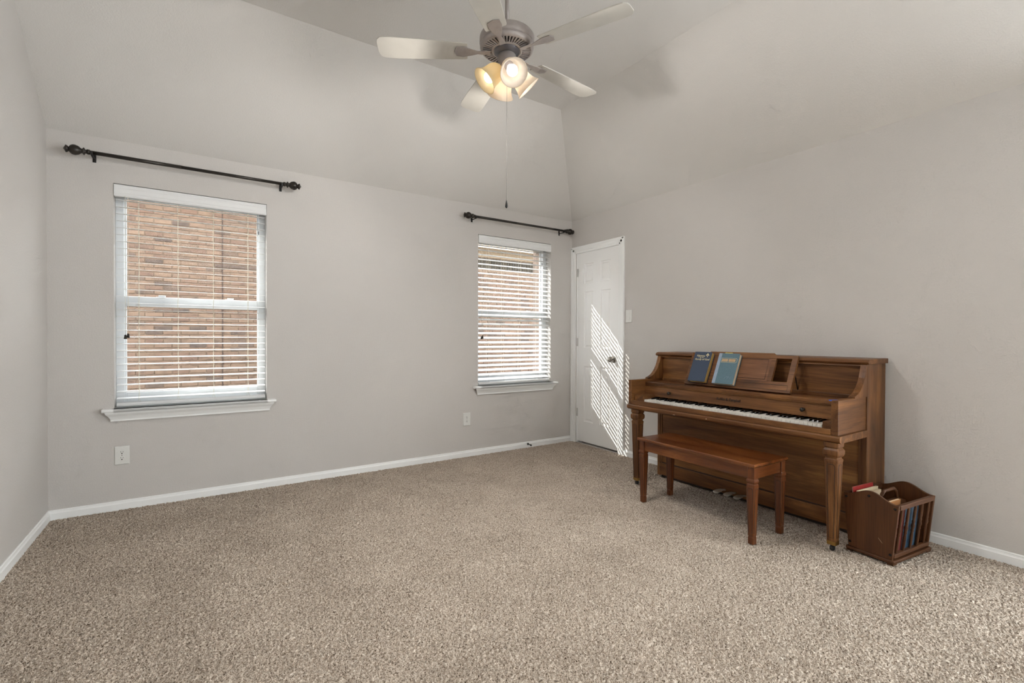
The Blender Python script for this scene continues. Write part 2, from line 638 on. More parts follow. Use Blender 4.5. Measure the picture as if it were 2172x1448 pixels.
def base_y(name, x0, x1, ysurf, sgn, label):     # runs along x
    tag(build(name, MB().prism([(ysurf + sgn * d, z) for d, z in BP], 0, x0, x1), M_trim), label, kind='structure')


def base_x(name, y0, y1, xsurf, sgn, label):     # runs along y
    tag(build(name, MB().prism([(xsurf + sgn * d, z) for d, z in BP], 1, y0, y1), M_trim), label, kind='structure')


base_y('baseboard_back', -L, 0.0, 0.0, -1, 'white baseboard under the two windows')
base_x('baseboard_left', RB, -0.001, -L, 1, 'white baseboard of the left wall')
base_x('baseboard_right', SIDE[1] + 0.06, -0.794, 0.0, -1, 'white baseboard behind the piano')
base_y('baseboard_front', -L, 0.0, RB, 1, 'white baseboard behind the camera')


# ------------------------------------------------------------------ windows
def make_window(n, w, label, latch=True):
    x0, x1, z0, z1 = w
    root = empty('window_%d' % n, ((x0 + x1) / 2, 0.10, z0))
    tag(root, label, kind='structure')
    B = lambda nm, mb, mat, par=root, bev=0.002: build(nm, mb, mat, par, bev, world_of=root) if par is root else None
    # outer vinyl frame in the opening
    fw = 0.045
    m = MB()
    m.wall(1, 0.085, 0.15, x0, x1, z0, z1, [(x0 + fw, x1 - fw, z0 + 0.03, z1 - fw)])
    build('frame', m, M_vinyl, root, 0.002, world_of=root)
    zm0, zm1 = 1.356, 1.420        # meeting rail
    gx0, gx1 = x0 + 0.056, x1 - 0.056

    def sash(nm, ya, yb, za, zb, ra, rb):
        s = MB().wall(1, ya, yb, x0 + fw - 0.012, x1 - fw + 0.012, za, zb, [(gx0, gx1, za + ra, zb - rb)])
        so = build(nm, s, M_vinyl, root, 0.003, world_of=root)
        p = MB().box(gx0 - 0.004, gx1 + 0.004, (ya + yb) / 2 - 0.003, (ya + yb) / 2 + 0.003, za + ra - 0.004, zb - rb + 0.004)
        build('pane', p, M_glass, so, world_of=root)
        return so
    sash('upper_sash', 0.118, 0.140, zm0 + 0.02, z1 - fw + 0.012, 0.045, 0.035)
    lo = sash('lower_sash', 0.092, 0.117, z0 + 0.022, zm1, 0.07, 0.066)
    for t in (0.27, 0.73):
        xx = x0 + (x1 - x0) * t
        k = MB().box(xx - 0.026, xx + 0.026, 0.086, 0.108, zm1, zm1 + 0.007).box(xx - 0.012, xx + 0.03, 0.080, 0.100, zm1 + 0.007, zm1 + 0.016)
        build('sash_lock', k, M_vinyl, lo, 0.002, world_of=root)
    for zz in (1.95, 1.05):
        k = MB().box(x1 - fw - 0.004, x1 - fw - 0.0005, 0.093, 0.101, zz - 0.012, zz + 0.012)
        build('tilt_latch', k, M_slot, lo, world_of=root)
    # stool and apron
    st = MB().prism([(-0.060, z0 - 0.020), (-0.066, z0 - 0.012), (-0.064, z0 - 0.002), (-0.055, z0 + 0.001), (0.085, z0 + 0.001), (0.085, z0 - 0.02)],
                    0, x0, x1)
    ov = 0.058
    st.prism([(-0.060, z0 - 0.020), (-0.066, z0 - 0.012), (-0.064, z0 - 0.002), (-0.055, z0 + 0.001), (-0.0005, z0 + 0.001), (-0.0005, z0 - 0.02)],
             0, x0 - ov, x1 + ov)
    build('window_sill', st, M_trim, root, 0.0015, world_of=root)
    prof = [(0.0, z0 - 0.020), (-0.050, z0 - 0.020), (-0.046, z0 - 0.034), (-0.030, z0 - 0.052), (-0.022, z0 - 0.066), (-0.018, z0 - 0.074), (-0.018, z0 - 0.084), (0.0, z0 - 0.084)]
    rings = []
    for sx, xe in ((1, x0 - 0.045), (-1, x1 + 0.045)):
        rings.append([(xe + sx * (0.050 + y) * 0.85, y, z) for y, z in prof])
    ap = MB().loft(rings)
    build('apron', ap, M_trim, root, world_of=root)
    return root


make_window(1, WIN[0], 'large white single-hung window at the left, brick wall outside')
make_window(2, WIN[1], 'white single-hung window beside the door corner, brick wall outside')

# added window, out of view, lets fill daylight in from behind
rw = empty('window_3', ((REAR[0] + REAR[1]) / 2, RB - 0.08, REAR[2]))
tag(rw, 'added white window behind the camera for fill daylight', kind='structure')
x0, x1, z0, z1 = REAR
rh = (x0 + 0.05, x1 - 0.05, z0 + 0.05, z1 - 0.05)
build('frame', MB().wall(1, RB - 0.11, RB - 0.05, x0, x1, z0, z1, [rh]), M_vinyl, rw, world_of=rw)
build('pane', MB().box(rh[0], rh[1], RB - 0.083, RB - 0.077, rh[2], rh[3]), M_glass, rw, world_of=rw)

# added glazed door, out of view, brings fill daylight onto the left wall
d2 = empty('added_fill_door', (0.08, (SIDE[0] + SIDE[1]) / 2, 0))
tag(d2, 'added white glazed double door behind the camera for fill daylight', kind='structure')
ya_, yb_, za_, zb_ = SIDE
ym_ = (ya_ + yb_) / 2
gl_ = [(ya_ + 0.09, ym_ - 0.05, za_ + 0.14, zb_ - 0.09), (ym_ + 0.05, yb_ - 0.09, za_ + 0.14, zb_ - 0.09)]
build('frame', MB().wall(0, 0.06, 0.10, ya_, yb_, za_, zb_, gl_), M_vinyl, d2, world_of=d2)
for h in gl_:
    build('pane', MB().box(0.077, 0.083, h[0], h[1], h[2], h[3]), M_glass, d2, world_of=d2)


def portal(name, loc, w, h, ry):
    d = bpy.data.lights.new(name, 'AREA')
    d.shape = 'RECTANGLE'
    d.size, d.size_y = w, h
    d.cycles.is_portal = True
    o = link(name, d, None, loc)
    o.rotation_euler = ry
    return o


portal('daylight_portal', ((x0 + x1) / 2, RB - 0.17, (z0 + z1) / 2), x1 - x0, z1 - z0, (math.radians(90), 0, 0))
portal('daylight_portal', (0.17, ym_, (za_ + zb_) / 2), yb_ - ya_, zb_ - za_, Vector((-1, 0, 0)).to_track_quat('-Z', 'Z').to_euler())
for w in WIN:
    portal('daylight_portal', ((w[0] + w[1]) / 2, 0.31, (w[2] + w[3]) / 2), w[1] - w[0], w[3] - w[2], (math.radians(-90), 0, 0))


# ------------------------------------------------------------------ blinds
def make_blind(w, tilt, label, ladders, cord_x):
    x0, x1, z0, z1 = w
    root = empty('window_blind', ((x0 + x1) / 2, 0.03, z1))
    tag(root, label, 'blind', 'white two-inch window blinds')
    yc = 0.036
    # valance with shallow grooves
    vz0, vz1 = z1 - 0.086, z1 - 0.006
    vp = [(0.008, vz0), (-0.004, vz0 + 0.002), (-0.008, vz0 + 0.010), (-0.006, vz0 + 0.022), (-0.008, vz0 + 0.028), (-0.008, vz0 + 0.052),
          (-0.005, vz0 + 0.060), (-0.008, vz0 + 0.070), (-0.005, vz1), (0.008, vz1)]
    build('valance', MB().prism(vp, 0, x0 + 0.003, x1 - 0.003), M_blind, root, world_of=root)
    build('headrail', MB().box(x0 + 0.006, x1 - 0.006, 0.012, 0.066, z1 - 0.052, z1 - 0.004), M_blind, root, world_of=root)
    zb = z0 + 0.016
    br = MB().prism([(yc - 0.026, zb - 0.006), (yc - 0.028, zb + 0.004), (yc - 0.022, zb + 0.014), (yc, zb + 0.018), (yc + 0.022, zb + 0.014), (yc + 0.026, zb), (yc + 0.024, zb - 0.006)],
                    0, x0 + 0.012, x1 - 0.012)
    build('bottom_rail', br, M_blind, root, world_of=root)
    # slats: one shared mesh, slightly crowned
    hw, th = 0.0250, 0.0011
    prof = [(-hw, 0.0), (-hw * 0.5, 0.0008), (0, 0.0011), (hw * 0.5, 0.0008), (hw, 0.0)]
    poly = [(y, z + th) for y, z in prof] + [(y, z - th) for y, z in prof[::-1]]
    sm = MB().prism(poly, 0, -(x1 - x0) / 2 + 0.010, (x1 - x0) / 2 - 0.010)
    first = build('slat', sm, M_blind, root)
    zt, zl = z1 - 0.100, zb + 0.044
    n = 30
    sp = (zt - zl) / (n - 1)
    for i in range(n):
        s = first if i == 0 else first.copy()
        if i:
            COL.objects.link(s)
            s.parent = root
        s.location = (0, yc - 0.03, zl + i * sp - z1)
        s.rotation_euler = (tilt, 0, 0)
    for xx in ladders:
        # ladder cords: front and back string following the tilt
        m = MB()
        for sgn in (-1, 1):
            yy = yc + sgn * hw * math.cos(tilt) * 1.03
            zz = sgn * hw * math.sin(tilt)
            pts = [(xx, yc + sgn * 0.02, z1 - 0.05)]
            pts += [(xx + 0.0012 * math.sin(i * 1.7), yy, zl + i * sp + zz) for i in range(n - 1, -1, -1)]
            pts += [(xx + (0.012 if sgn < 0 else -0.008), yc + sgn * 0.018, zb + 0.015)]
            m.tube(pts, 0.0011, 5)
        build('ladder_cord', m, M_cord, root, world_of=root)
    for k, dx in enumerate((0.0, 0.016)):
        m = MB().tube([(cord_x + dx, -0.006, z1 - 0.07), (cord_x + dx + 0.001, -0.012, 1.6), (cord_x + dx * 0.9, -0.012, 1.158)], 0.0011, 5)
        c = build('pull_cord', m, M_cord, root, world_of=root)
        t = MB().lathe([(0.001, 0.030), (0.006, 0.026), (0.0075, 0.012), (0.009, 0.0), (0.001, 0.0)], 10,
                       Matrix.Translation((cord_x + dx * 0.9, -0.012, 1.130 + 0.008 * k)))
        build('tassel', t, M_bronze, c, world_of=root)
    return root


make_blind(WIN[0], math.radians(5.4), 'white horizontal blind over the left window, slats open flat', (-3.816, -3.598, -3.386, -3.165), -3.884)
make_blind(WIN[1], math.radians(23.0), 'white horizontal blind over the window near the door, slats tilted down', (-1.066, -0.888, -0.680, -0.450), -1.162)


# ------------------------------------------------------------------ curtain rods
def make_rod(x0, x1, z, label):
    yo = -0.088
    root = empty('curtain_rod', ((x0 + x1) / 2, yo, z))
    tag(root, label, 'curtain rod', 'dark bronze curtain rods above the windows')
    ln = (x1 - x0)
    xm = -0.08
    build('pole', MB().tube([(-ln / 2, 0, 0), (xm, 0, 0)], 0.0120, 14).tube([(xm, 0, 0), (ln / 2, 0, 0)], 0.0111, 14), M_bronze, root)
    prof = [(0.0125, -0.004), (0.016, -0.002), (0.0165, 0.010), (0.013, 0.013), (0.012, 0.018), (0.0225, 0.023), (0.0235, 0.027), (0.013, 0.034),
            (0.016, 0.040), (0.026, 0.050), (0.0315, 0.066), (0.0315, 0.076), (0.026, 0.088), (0.016, 0.095), (0.0135, 0.098),
            (0.019, 0.101), (0.0235, 0.110), (0.017, 0.113), (0.010, 0.117), (0.004, 0.120), (0.0, 0.123)]
    for s in (-1, 1):
        mt = Matrix.Translation((s * ln / 2, 0, 0)) @ Matrix.Rotation(s * math.pi / 2, 4, 'Y')
        build('finial', MB().lathe(prof, 20, mt), M_bronze, root)
        bx = s * (ln / 2 - 0.012)
        k = MB()
        k.box(bx - 0.009, bx + 0.009, 0.0855, 0.0875, -0.036, 0.016)
        k.box(bx - 0.006, bx + 0.006, 0.0, 0.0870, -0.018, -0.013)
        k.prism([(-0.016, 0.004), (-0.013, 0.004), (-0.013, -0.014), (0.013, -0.014), (0.013, 0.004), (0.016, 0.004), (0.016, -0.018), (-0.016, -0.018)], 0, bx - 0.006, bx + 0.006)
        br = build('bracket', k, M_black, root, 0.0005)
        for zz in (-0.010, -0.027):
            build('screw', MB().lathe([(0.0, -0.0015), (0.0032, -0.001), (0.0036, 0.001)], 8,
                                      Matrix.Translation((bx, 0.0855, zz)) @ Matrix.Rotation(math.radians(90), 4, 'X')), M_nickel, br)


make_rod(-4.050, -2.935, 2.308, 'dark bronze curtain rod with finials above the left window')
make_rod(-1.280, -0.172, 2.299, 'dark bronze curtain rod with finials above the window near the door')


# ------------------------------------------------------------------ door
def make_door():
    y0, y1 = -0.710, -0.091
    z0, z1 = 0.020, 2.072
    root = empty('door_1', (0.03, (y0 + y1) / 2, 0))
    tag(root, 'white six-panel interior door with casing next to the corner', kind='structure')
    xf = 0.010
    cols = [(-0.338, -0.197), (-0.592, -0.445)]
    rows = [(1.732, 1.946), (1.035, 1.645), (0.240, 0.843)]
    holes = [(c[0], c[1], r[0], r[1]) for c in cols for r in rows]
    slab = MB().wall(0, xf, xf + 0.034, y0, y1, z0, z1, holes)
    sl = build('door_slab', slab, M_door, root, world_of=root)
    for h in holes:
        ya, yb, za, zb = h
        rings = []
        for ins, dep in ((0.0, 0.0), (0.006, 0.0085), (0.018, 0.0095), (0.034, 0.002)):
            x = xf + dep
            rings.append([(x, ya + ins, za + ins), (x, yb - ins, za + ins), (x, yb - ins, zb - ins), (x, ya + ins, zb - ins)])
        m = MB().loft(rings, cap=False)
        m.add(rings[-1], [(0, 1, 2, 3)])
        m.box(xf + 0.02, xf + 0.033, ya, yb, za, zb)
        build('panel', m, M_door, sl, world_of=root, normals=False)
    # casing: stepped profile on three sides
    steps = [(0.0, 0.075, 0.010), (0.0, 0.052, 0.014), (0.0, 0.030, 0.019), (0.0, 0.012, 0.016)]

    def side(y_out, y_in, sg):
        m = MB()
        prof = [(0.0, 0.0), (-0.017, 0.0), (-0.0185, 0.008), (-0.0185, 0.022), (-0.014, 0.028), (-0.014, 0.048), (-0.010, 0.054), (-0.010, 0.068), (-0.007, 0.072), (0.0, 0.072)]
        return prof
    prof = side(0, 0, 1)
    # left (towards the corner), right, head
    for yo, sg in ((-0.003, -1), (-0.792, 1)):
        mb = MB().prism([(x, yo + sg * d) for x, d in prof], 2, -0.012, 2.068 + 0.073)
        build('casing', mb, M_trim, root, world_of=root)
    mb = MB().prism([(x, 2.1415 - d) for x, d in prof], 1, -0.792 + 0.001, -0.004)
    build('casing', mb, M_trim, root, world_of=root)
    jm = MB().box(0.0, 0.058, -0.094, -0.085, 0, 2.078).box(0.0, 0.058, -0.716, -0.707, 0, 2.078).box(0, 0.058, -0.707, -0.094, 2.0705, 2.078)
    jm.box(0.044, 0.058, -0.125, -0.094, 0, 2.07).box(0.044, 0.058, -0.707, -0.680, 0, 2.07)
    build('jamb', jm, M_trim, root, world_of=root)
    for zz in (1.86, 1.10, 0.33):
        k = MB().tube([(0.004, -0.090, zz - 0.044), (0.004, -0.090, zz + 0.044)], 0.0055, 10).box(0.006, 0.009, -0.104, -0.080, zz - 0.044, zz + 0.044)
        build('hinge', k, M_steel, root, world_of=root)
    kn = Matrix.Translation((xf, -0.640, 0.931)) @ Matrix.Rotation(math.radians(-90), 4, 'Y')
    kk = build('rosette', MB().lathe([(0.0, 0.0), (0.034, 0.0), (0.034, 0.004), (0.028, 0.008), (0.014, 0.010), (0.0, 0.010)], 24, kn), M_nickel, root, world_of=root)
    build('knob', MB().lathe([(0.011, 0.008), (0.011, 0.026), (0.016, 0.030), (0.026, 0.040), (0.0285, 0.052), (0.025, 0.062), (0.014, 0.068), (0.0, 0.069)], 24, kn), M_nickel, kk, world_of=root)


make_door()


# ------------------------------------------------------------------ outlets, switch, door stop
def make_outlet(x, z, label):
    root = empty('electrical_outlet', (x, 0, z))
    tag(root, label, 'outlet', 'wall outlets')
    w, h = 0.039, 0.061
    rings = [[(-w, -0.0003, -h), (w, -0.0003, -h), (w, -0.0003, h), (-w, -0.0003, h)],
             [(-w, -0.003, -h), (w, -0.003, -h), (w, -0.003, h), (-w, -0.003, h)],
             [(-w + .004, -0.0065, -h + .004), (w - .004, -0.0065, -h + .004), (w - .004, -0.0065, h - .004), (-w + .004, -0.0065, h - .004)]]
    build('cover_plate', MB().loft(rings), M_plate, root)
    for s in (-1, 1):
        zc = s * 0.0195
        pts = []
        for k in range(24):
            a = 2 * math.pi * k / 24
            pts.append((0.0172 * math.cos(a), zc + max(-0.0142, min(0.0142, 0.0172 * math.sin(a)))))
        r = build('receptacle', MB().prism(pts, 1, -0.0085, -0.004), M_plate, root)
        m = MB().box(-0.0072, -0.0050, -0.0088, -0.0080, zc + 0.001, zc + 0.009).box(0.0050, 0.0072, -0.0088, -0.0080, zc + 0.001, zc + 0.0075)
        m.prism([(0.0035 * math.cos(k * math.pi / 6), zc - 0.0065 + 0.0035 * math.sin(k * math.pi / 6)) for k in range(12)], 1, -0.0088, -0.0080)
        build('slots', m, M_slot, r)
    build('screw', MB().lathe([(0, 0.0015), (0.003, 0.001), (0.0034, 0)], 10, Matrix.Translation((0, -0.0064, 0)) @ Matrix.Rotation(math.radians(90), 4, 'X')), M_nickel, root)


make_outlet(-3.905, 0.356, 'white duplex outlet on the wall below the left window')
make_outlet(-1.318, 0.358, 'white duplex outlet on the wall below the window near the door')

sw = empty('light_switch', (0, -0.850, 1.358))
tag(sw, 'white rocker light switch on the wall right of the door', 'switch')
w, h = 0.038, 0.0615
build('cover_plate', MB().loft([[(-0.0003, -w, -h), (-0.0003, w, -h), (-0.0003, w, h), (-0.0003, -w, h)],
                                [(-0.003, -w, -h), (-0.003, w, -h), (-0.003, w, h), (-0.003, -w, h)],
                                [(-0.0065, -w + .004, -h + .004), (-0.0065, w - .004, -h + .004), (-0.0065, w - .004, h - .004), (-0.0065, -w + .004, h - .004)]]), M_plate, sw)
build('rocker', MB().prism([(-0.005, -0.033), (-0.0105, -0.033), (-0.0075, 0.0), (-0.009, 0.033), (-0.005, 0.033)], 1, -0.0165, 0.0165), M_plate, sw, 0.001)
for s in (-1, 1):
    build('screw', MB().lathe([(0, 0.001), (0.0028, 0.0006), (0.003, 0)], 8, Matrix.Translation((-0.0064, 0, s * 0.048)) @ Matrix.Rotation(math.radians(-90), 4, 'Y')), M_plate, sw)

ds = empty('door_stop', (-0.600, -0.0135, 0.034))
tag(ds, 'small black door stop on the baseboard near the door', 'door stop')
rx = Matrix.Rotation(math.radians(90), 4, 'X') @ Matrix.Rotation(math.radians(-8), 4, 'Y')
build('base', MB().lathe([(0, 0), (0.012, 0), (0.012, 0.003), (0.006, 0.008), (0, 0.008)], 14, rx), M_black, ds)
build('rod', MB().lathe([(0.0, 0.0), (0.0035, 0.004), (0.0035, 0.066), (0, 0.066)], 10, rx), M_black, ds)
build('tip', MB().lathe([(0, 0.062), (0.008, 0.062), (0.0085, 0.072), (0.006, 0.078), (0, 0.078)], 12, rx), M_black, ds)
# ------------------------------------------------------------------ outside: own eave, lawn, neighbour's brick house
eave = MB().box(-L - 0.6, 0.6, EXT, 0.53, 2.475, 2.51).box(-L - 0.6, 0.6, 0.51, 0.53, 2.475, 2.62)
eave.prism([(0.56, 2.60), (0.56, 2.64), (-0.4, 3.34), (-0.4, 3.30)], 0, -L - 0.6, 0.6)
tag(build('trim_1', eave, M_soffit), 'eave overhanging the windows outside', kind='structure')
tag(build('ground', MB().box(-14, 14, EXT + 0.001, 16, -0.30, -0.12), M_ground), 'dry lawn strip between the two houses', kind='structure')

NB = 5.0                     # face of the neighbour's wall
CH, BL_ = 0.0680, 0.2225     # course height, brick length with joint
nh = empty('neighbor_house', (-3.0, NB, -0.12))
tag(nh, 'rose-tan brick house wall seen through both windows', 'house')
XS = -0.6                    # left of this the wall is taller
bk = MB().box(-11, XS, NB, NB + 0.25, -0.12, 3.75).box(XS, 9, NB, NB + 0.25, -0.12, 3.10)
build('mortar_wall', bk, M_mortar, nh, world_of=nh)
JX = -3.156                  # expansion joint
build('expansion_joint', MB().box(JX - 0.007, JX + 0.007, NB - 0.0135, NB + 0.01, -0.12, 3.75), M_sealant, nh, world_of=nh)
fz = MB().box(XS + 0.02, 9, NB - 0.03, NB, 2.905, 3.045)
build('frieze_board', fz, M_frieze, nh, world_of=nh)
build('soffit', MB().box(XS + 0.02, 9.3, NB - 0.40, NB + 0.1, 3.045, 3.075).box(XS + 0.02, 9.3, NB - 0.42, NB - 0.40, 3.03, 3.18), M_soffit, nh, world_of=nh)
build('soffit', MB().box(-11.3, XS + 0.02, NB - 0.42, NB + 0.1, 3.72, 3.80), M_soffit, nh, world_of=nh)
rf = MB().prism([(NB - 0.45, 3.12), (NB - 0.45, 3.16), (NB + 5, 5.1), (NB + 5, 3.12)], 0, XS, 9.4)
rf.prism([(NB - 0.45, 3.78), (NB - 0.45, 3.83), (NB + 5, 5.7), (NB + 5, 3.78)], 0, -11.4, XS)
build('roof', rf, M_roof, nh, world_of=nh)

rb = random.Random(5)


def brick_mesh(lx, lz):
    hx, hz = lx / 2, lz / 2
    c = 0.004
    rings = [[(-hx, 0.004, -hz), (hx, 0.004, -hz), (hx, 0.004, hz), (-hx, 0.004, hz)],
             [(-hx, -0.006, -hz), (hx, -0.006, -hz), (hx, -0.006, hz), (-hx, -0.006, hz)],
             [(-hx + c, -0.010, -hz + c), (hx - c, -0.010, -hz + c), (hx - c, -0.010, hz - c), (-hx + c, -0.010, hz - c)]]
    return rings


ring = brick_mesh(BL_ - 0.011, CH - 0.011)
singles, rest = [], MB()
row = 0
z = -0.12 + CH / 2
while z < 3.72:
    off = (row % 2) * BL_ / 2 + JX
    k0 = int((-10.8 - off) / BL_)
    k1 = int((8.8 - off) / BL_)
    for k in range(k0, k1):
        x = off + (k + 0.5) * BL_
        if x > XS and z > 2.60:
            continue
        if (-4.42 < x < -2.62) and 0.40 < z < 3.02:
            singles.append((x, z))
        else:
            dy = rb.uniform(-0.002, 0.002)
            rest.loft([[(p[0] + x, p[1] + NB + dy, p[2] + z) for p in r] for r in ring])
    row += 1
    z += CH
me0 = None
# keep the 300 nearest the middle of the view as single bricks
singles.sort(key=lambda p: max(abs(p[0] + 3.5) / 0.95, abs(p[1] - 1.75) / 1.45))
for x, z in singles[300:]:
    rest.loft([[(p[0] + x, p[1] + NB, p[2] + z) for p in r] for r in ring])
for i, (x, z) in enumerate(singles[:300]):
    if me0 is None:
        o = build('brick', MB().loft(ring), M_brick, nh)
        me0 = o.data
    else:
        o = link('brick', me0, nh)
    o.location = (x - nh.location.x, rb.uniform(-0.003, 0.002), z - nh.location.z)
    o.rotation_euler = (0, rb.uniform(-0.004, 0.004), rb.uniform(-0.01, 0.01))
tag(build('brickwork', rest, M_brick, nh, world_of=nh), kind='stuff')
# soldier course under the frieze
sd = MB()
rs = brick_mesh(CH - 0.011, 0.235)
x = XS + 0.06
while x < 8.8:
    sd.loft([[(p[0] + x, p[1] + NB - 0.004, p[2] + 2.765) for p in r] for r in rs])
    x += CH
tag(build('soldier_course', sd, M_soldier, nh, world_of=nh), kind='stuff')


# ------------------------------------------------------------------ ceiling fan
def make_fan():
    Z0 = 2.640
    root = empty('ceiling_fan', (-2.133, -1.973, Z0))
    tag(root, 'pewter ceiling fan with grey blades and four lit bell shades', 'ceiling fan')
    build('downrod', MB().tube([(0, 0, 0.07), (0, 0, ZF - Z0 - 0.02)], 0.0105, 14), M_pewter, root)
    build('canopy', MB().lathe([(0.012, ZF - Z0 - 0.075), (0.03, ZF - Z0 - 0.072), (0.055, ZF - Z0 - 0.045), (0.066, ZF - Z0 - 0.012), (0.066, ZF - Z0 - 0.001), (0.0, ZF - Z0 - 0.001)], 28), M_pewter, root)
    hp = [(0.011, 0.098), (0.03, 0.094), (0.060, 0.085), (0.118, 0.080), (0.136, 0.074), (0.142, 0.064), (0.1425, 0.034), (0.140, 0.030), (0.1375, 0.028), (0.1375, 0.024), (0.1405, 0.021),
          (0.1405, 0.014), (0.136, 0.006), (0.130, 0.001), (0.124, 0.0), (0.124, 0.014), (0.080, 0.014), (0.080, -0.003), (0.072, -0.006), (0.068, -0.004), (0.0, -0.004)]
    hs = build('motor_housing', MB().lathe(hp, 56), M_pewter, root)
    es = hs.modifiers.new('edges', 'EDGE_SPLIT')
    es.split_angle = math.radians(38)
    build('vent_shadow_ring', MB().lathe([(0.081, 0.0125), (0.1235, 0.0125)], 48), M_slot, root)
    rib = MB().loft([[(0.079, -0.0030, -0.001), (0.079, 0.0030, -0.001), (0.079, 0.0024, 0.0135), (0.079, -0.0024, 0.0135)],
                     [(0.125, -0.0046, 0.001), (0.125, 0.0046, 0.001), (0.125, 0.0040, 0.0135), (0.125, -0.0040, 0.0135)]])
    r0 = build('vent_rib', rib, M_pewter, root)
    N = 44
    for k in range(1, N):
        o = link('vent_rib', r0.data, root)
        o.rotation_euler = (0, 0, 2 * math.pi * k / N)
    # switch cup and light kit body
    build('switch_cup', MB().lathe([(0.068, -0.003), (0.066, -0.010), (0.052, -0.014), (0.048, -0.022), (0.0, -0.022)], 32), M_pewter_dark, root)
    build('light_kit_body', MB().lathe([(0.0, -0.020), (0.040, -0.020), (0.047, -0.026), (0.047, -0.092), (0.044, -0.100), (0.030, -0.112), (0.012, -0.118), (0.0, -0.124)], 28), M_pewter, root)
    # blades
    iron = MB()
    iron.prism([(0.085, -0.016), (0.150, -0.010), (0.185, -0.022), (0.225, -0.034), (0.262, -0.030), (0.272, 0.0), (0.262, 0.030), (0.225, 0.034), (0.185, 0.022), (0.150, 0.010), (0.085, 0.016)], 2, -0.0035, 0.0)
    bl = []
    prof = [(0.205, 0.050), (0.215, 0.054), (0.34, 0.062), (0.50, 0.068), (0.60, 0.070), (0.640, 0.066), (0.655, 0.052), (0.661, 0.030)]
    poly = [(x, -w_) for x, w_ in prof] + [(x, w_) for x, w_ in prof[::-1]]
    blm = MB().prism(poly, 2, 0.0, 0.006)
    b0 = i0 = None
    for k in range(5):
        a = math.radians(7 + 72 * k)
        if b0 is None:
            b = b0 = build('blade', blm, M_blade, root, 0.0015)
            i = i0 = build('blade_iron', iron, M_pewter, b, 0.001)
        else:
            b = b0.copy(); COL.objects.link(b); b.parent = root
            i = i0.copy(); COL.objects.link(i); i.parent = b
        b.matrix_local = Matrix.Translation((0, 0, -0.014)) @ Matrix.Rotation(a, 4, 'Z') @ Matrix.Rotation(math.radians(10), 4, 'X')
        i.location = (0, 0, -0.0004)
    # shades on four arms; directions: towards the camera, its left, away, its right
    view = math.atan2(-4.0642 + 1.973, -3.4741 + 2.133)
    sp = [(0.0215, 0.000), (0.0225, 0.004), (0.0285, 0.010), (0.0400, 0.022), (0.0475, 0.038), (0.0500, 0.056), (0.0510, 0.074), (0.0545, 0.092), (0.0610, 0.108), (0.0690, 0.120), (0.0705, 0.122)]
    inner = [(r - 0.0030, t) for r, t in sp[::-1]]
    bp = [(0.0, 0.022), (0.012, 0.022), (0.013, 0.040), (0.018, 0.054), (0.0255, 0.068), (0.0285, 0.082), (0.0265, 0.096), (0.018, 0.107), (0.008, 0.1115), (0.0, 0.112)]
    for k in range(4):
        a = view + math.radians(17) + k * math.pi / 2
        d = Vector((math.cos(a), math.sin(a), 0))
        tilt = math.radians(44)
        axis = (d * math.cos(tilt) + Vector((0, 0, -1)) * math.sin(tilt)).normalized()
        base = d * 0.033 + Vector((0, 0, -0.092))
        q = Vector((0, 0, 1)).rotation_difference(axis).to_matrix().to_4x4()
        mt = Matrix.Translation(base) @ q
        warm_lamp = (k == 3)
        soc = build('shade_holder', MB().lathe([(0.0, -0.022), (0.016, -0.020), (0.020, -0.006), (0.0265, -0.002), (0.0265, 0.008), (0.024, 0.009), (0.0, 0.010)], 20, mt), M_pewter, root)
        sh = build('lamp_shade', MB().lathe(sp + inner, 36, mt, closed=True), M_shade_glow if warm_lamp else M_shade_cream, root)
        bu = build('bulb', MB().lathe(bp, 20, mt), M_bulb_warm if warm_lamp else (M_bulb if k == 0 else M_bulb_bright), sh)
        # the bulb's own output, leaving through the mouth of the shade
        ld = bpy.data.lights.new('bulb_light', 'SPOT')
        ld.energy = LAMP_W
        ld.color = (1.0, 0.96, 0.91)
        ld.shadow_soft_size = 0.04
        ld.spot_size = math.radians(168)
        ld.spot_blend = 0.35
        lo = link('bulb_light', ld, root)
        lo.location = base + axis * 0.150
        lo.rotation_euler = axis.to_track_quat('-Z', 'Y').to_euler()
    # pull chain of tiny beads and a dark pendant
    ch = MB()
    zt, zb = -0.122, 1.860 - Z0
    n = 150
    for i in range(n):
        zz = zt + (zb - zt) * i / (n - 1)
        r = 0.0017
        ch.add([(r, 0, zz), (0, r, zz), (-r, 0, zz), (0, -r, zz), (0, 0, zz + r), (0, 0, zz - r)],
               [(0, 1, 4), (1, 2, 4), (2, 3, 4), (3, 0, 4), (1, 0, 5), (2, 1, 5), (3, 2, 5), (0, 3, 5)], True)
    ch.tube([(0, 0, zt), (0, 0, zb)], 0.0007, 5)
    pc = build('pull_chain', ch, M_nickel, root)
    build('pendant', MB().lathe([(0.0, 0.006), (0.002, 0.004), (0.004, -0.006), (0.0068, -0.022), (0.0066, -0.030), (0.003, -0.036), (0.0, -0.037)], 14, Matrix.Translation((0, 0, zb))), M_black, pc)


make_fan()


# ------------------------------------------------------------------ square turned legs
def sq(cx, cy, hw, z, ch=0.12):
    c = hw * ch
    return [(cx - hw + c, cy - hw, z), (cx + hw - c, cy - hw, z), (cx + hw, cy - hw + c, z), (cx + hw, cy + hw - c, z),
            (cx + hw - c, cy + hw, z), (cx - hw + c, cy + hw, z), (cx - hw, cy + hw - c, z), (cx - hw, cy - hw + c, z)]


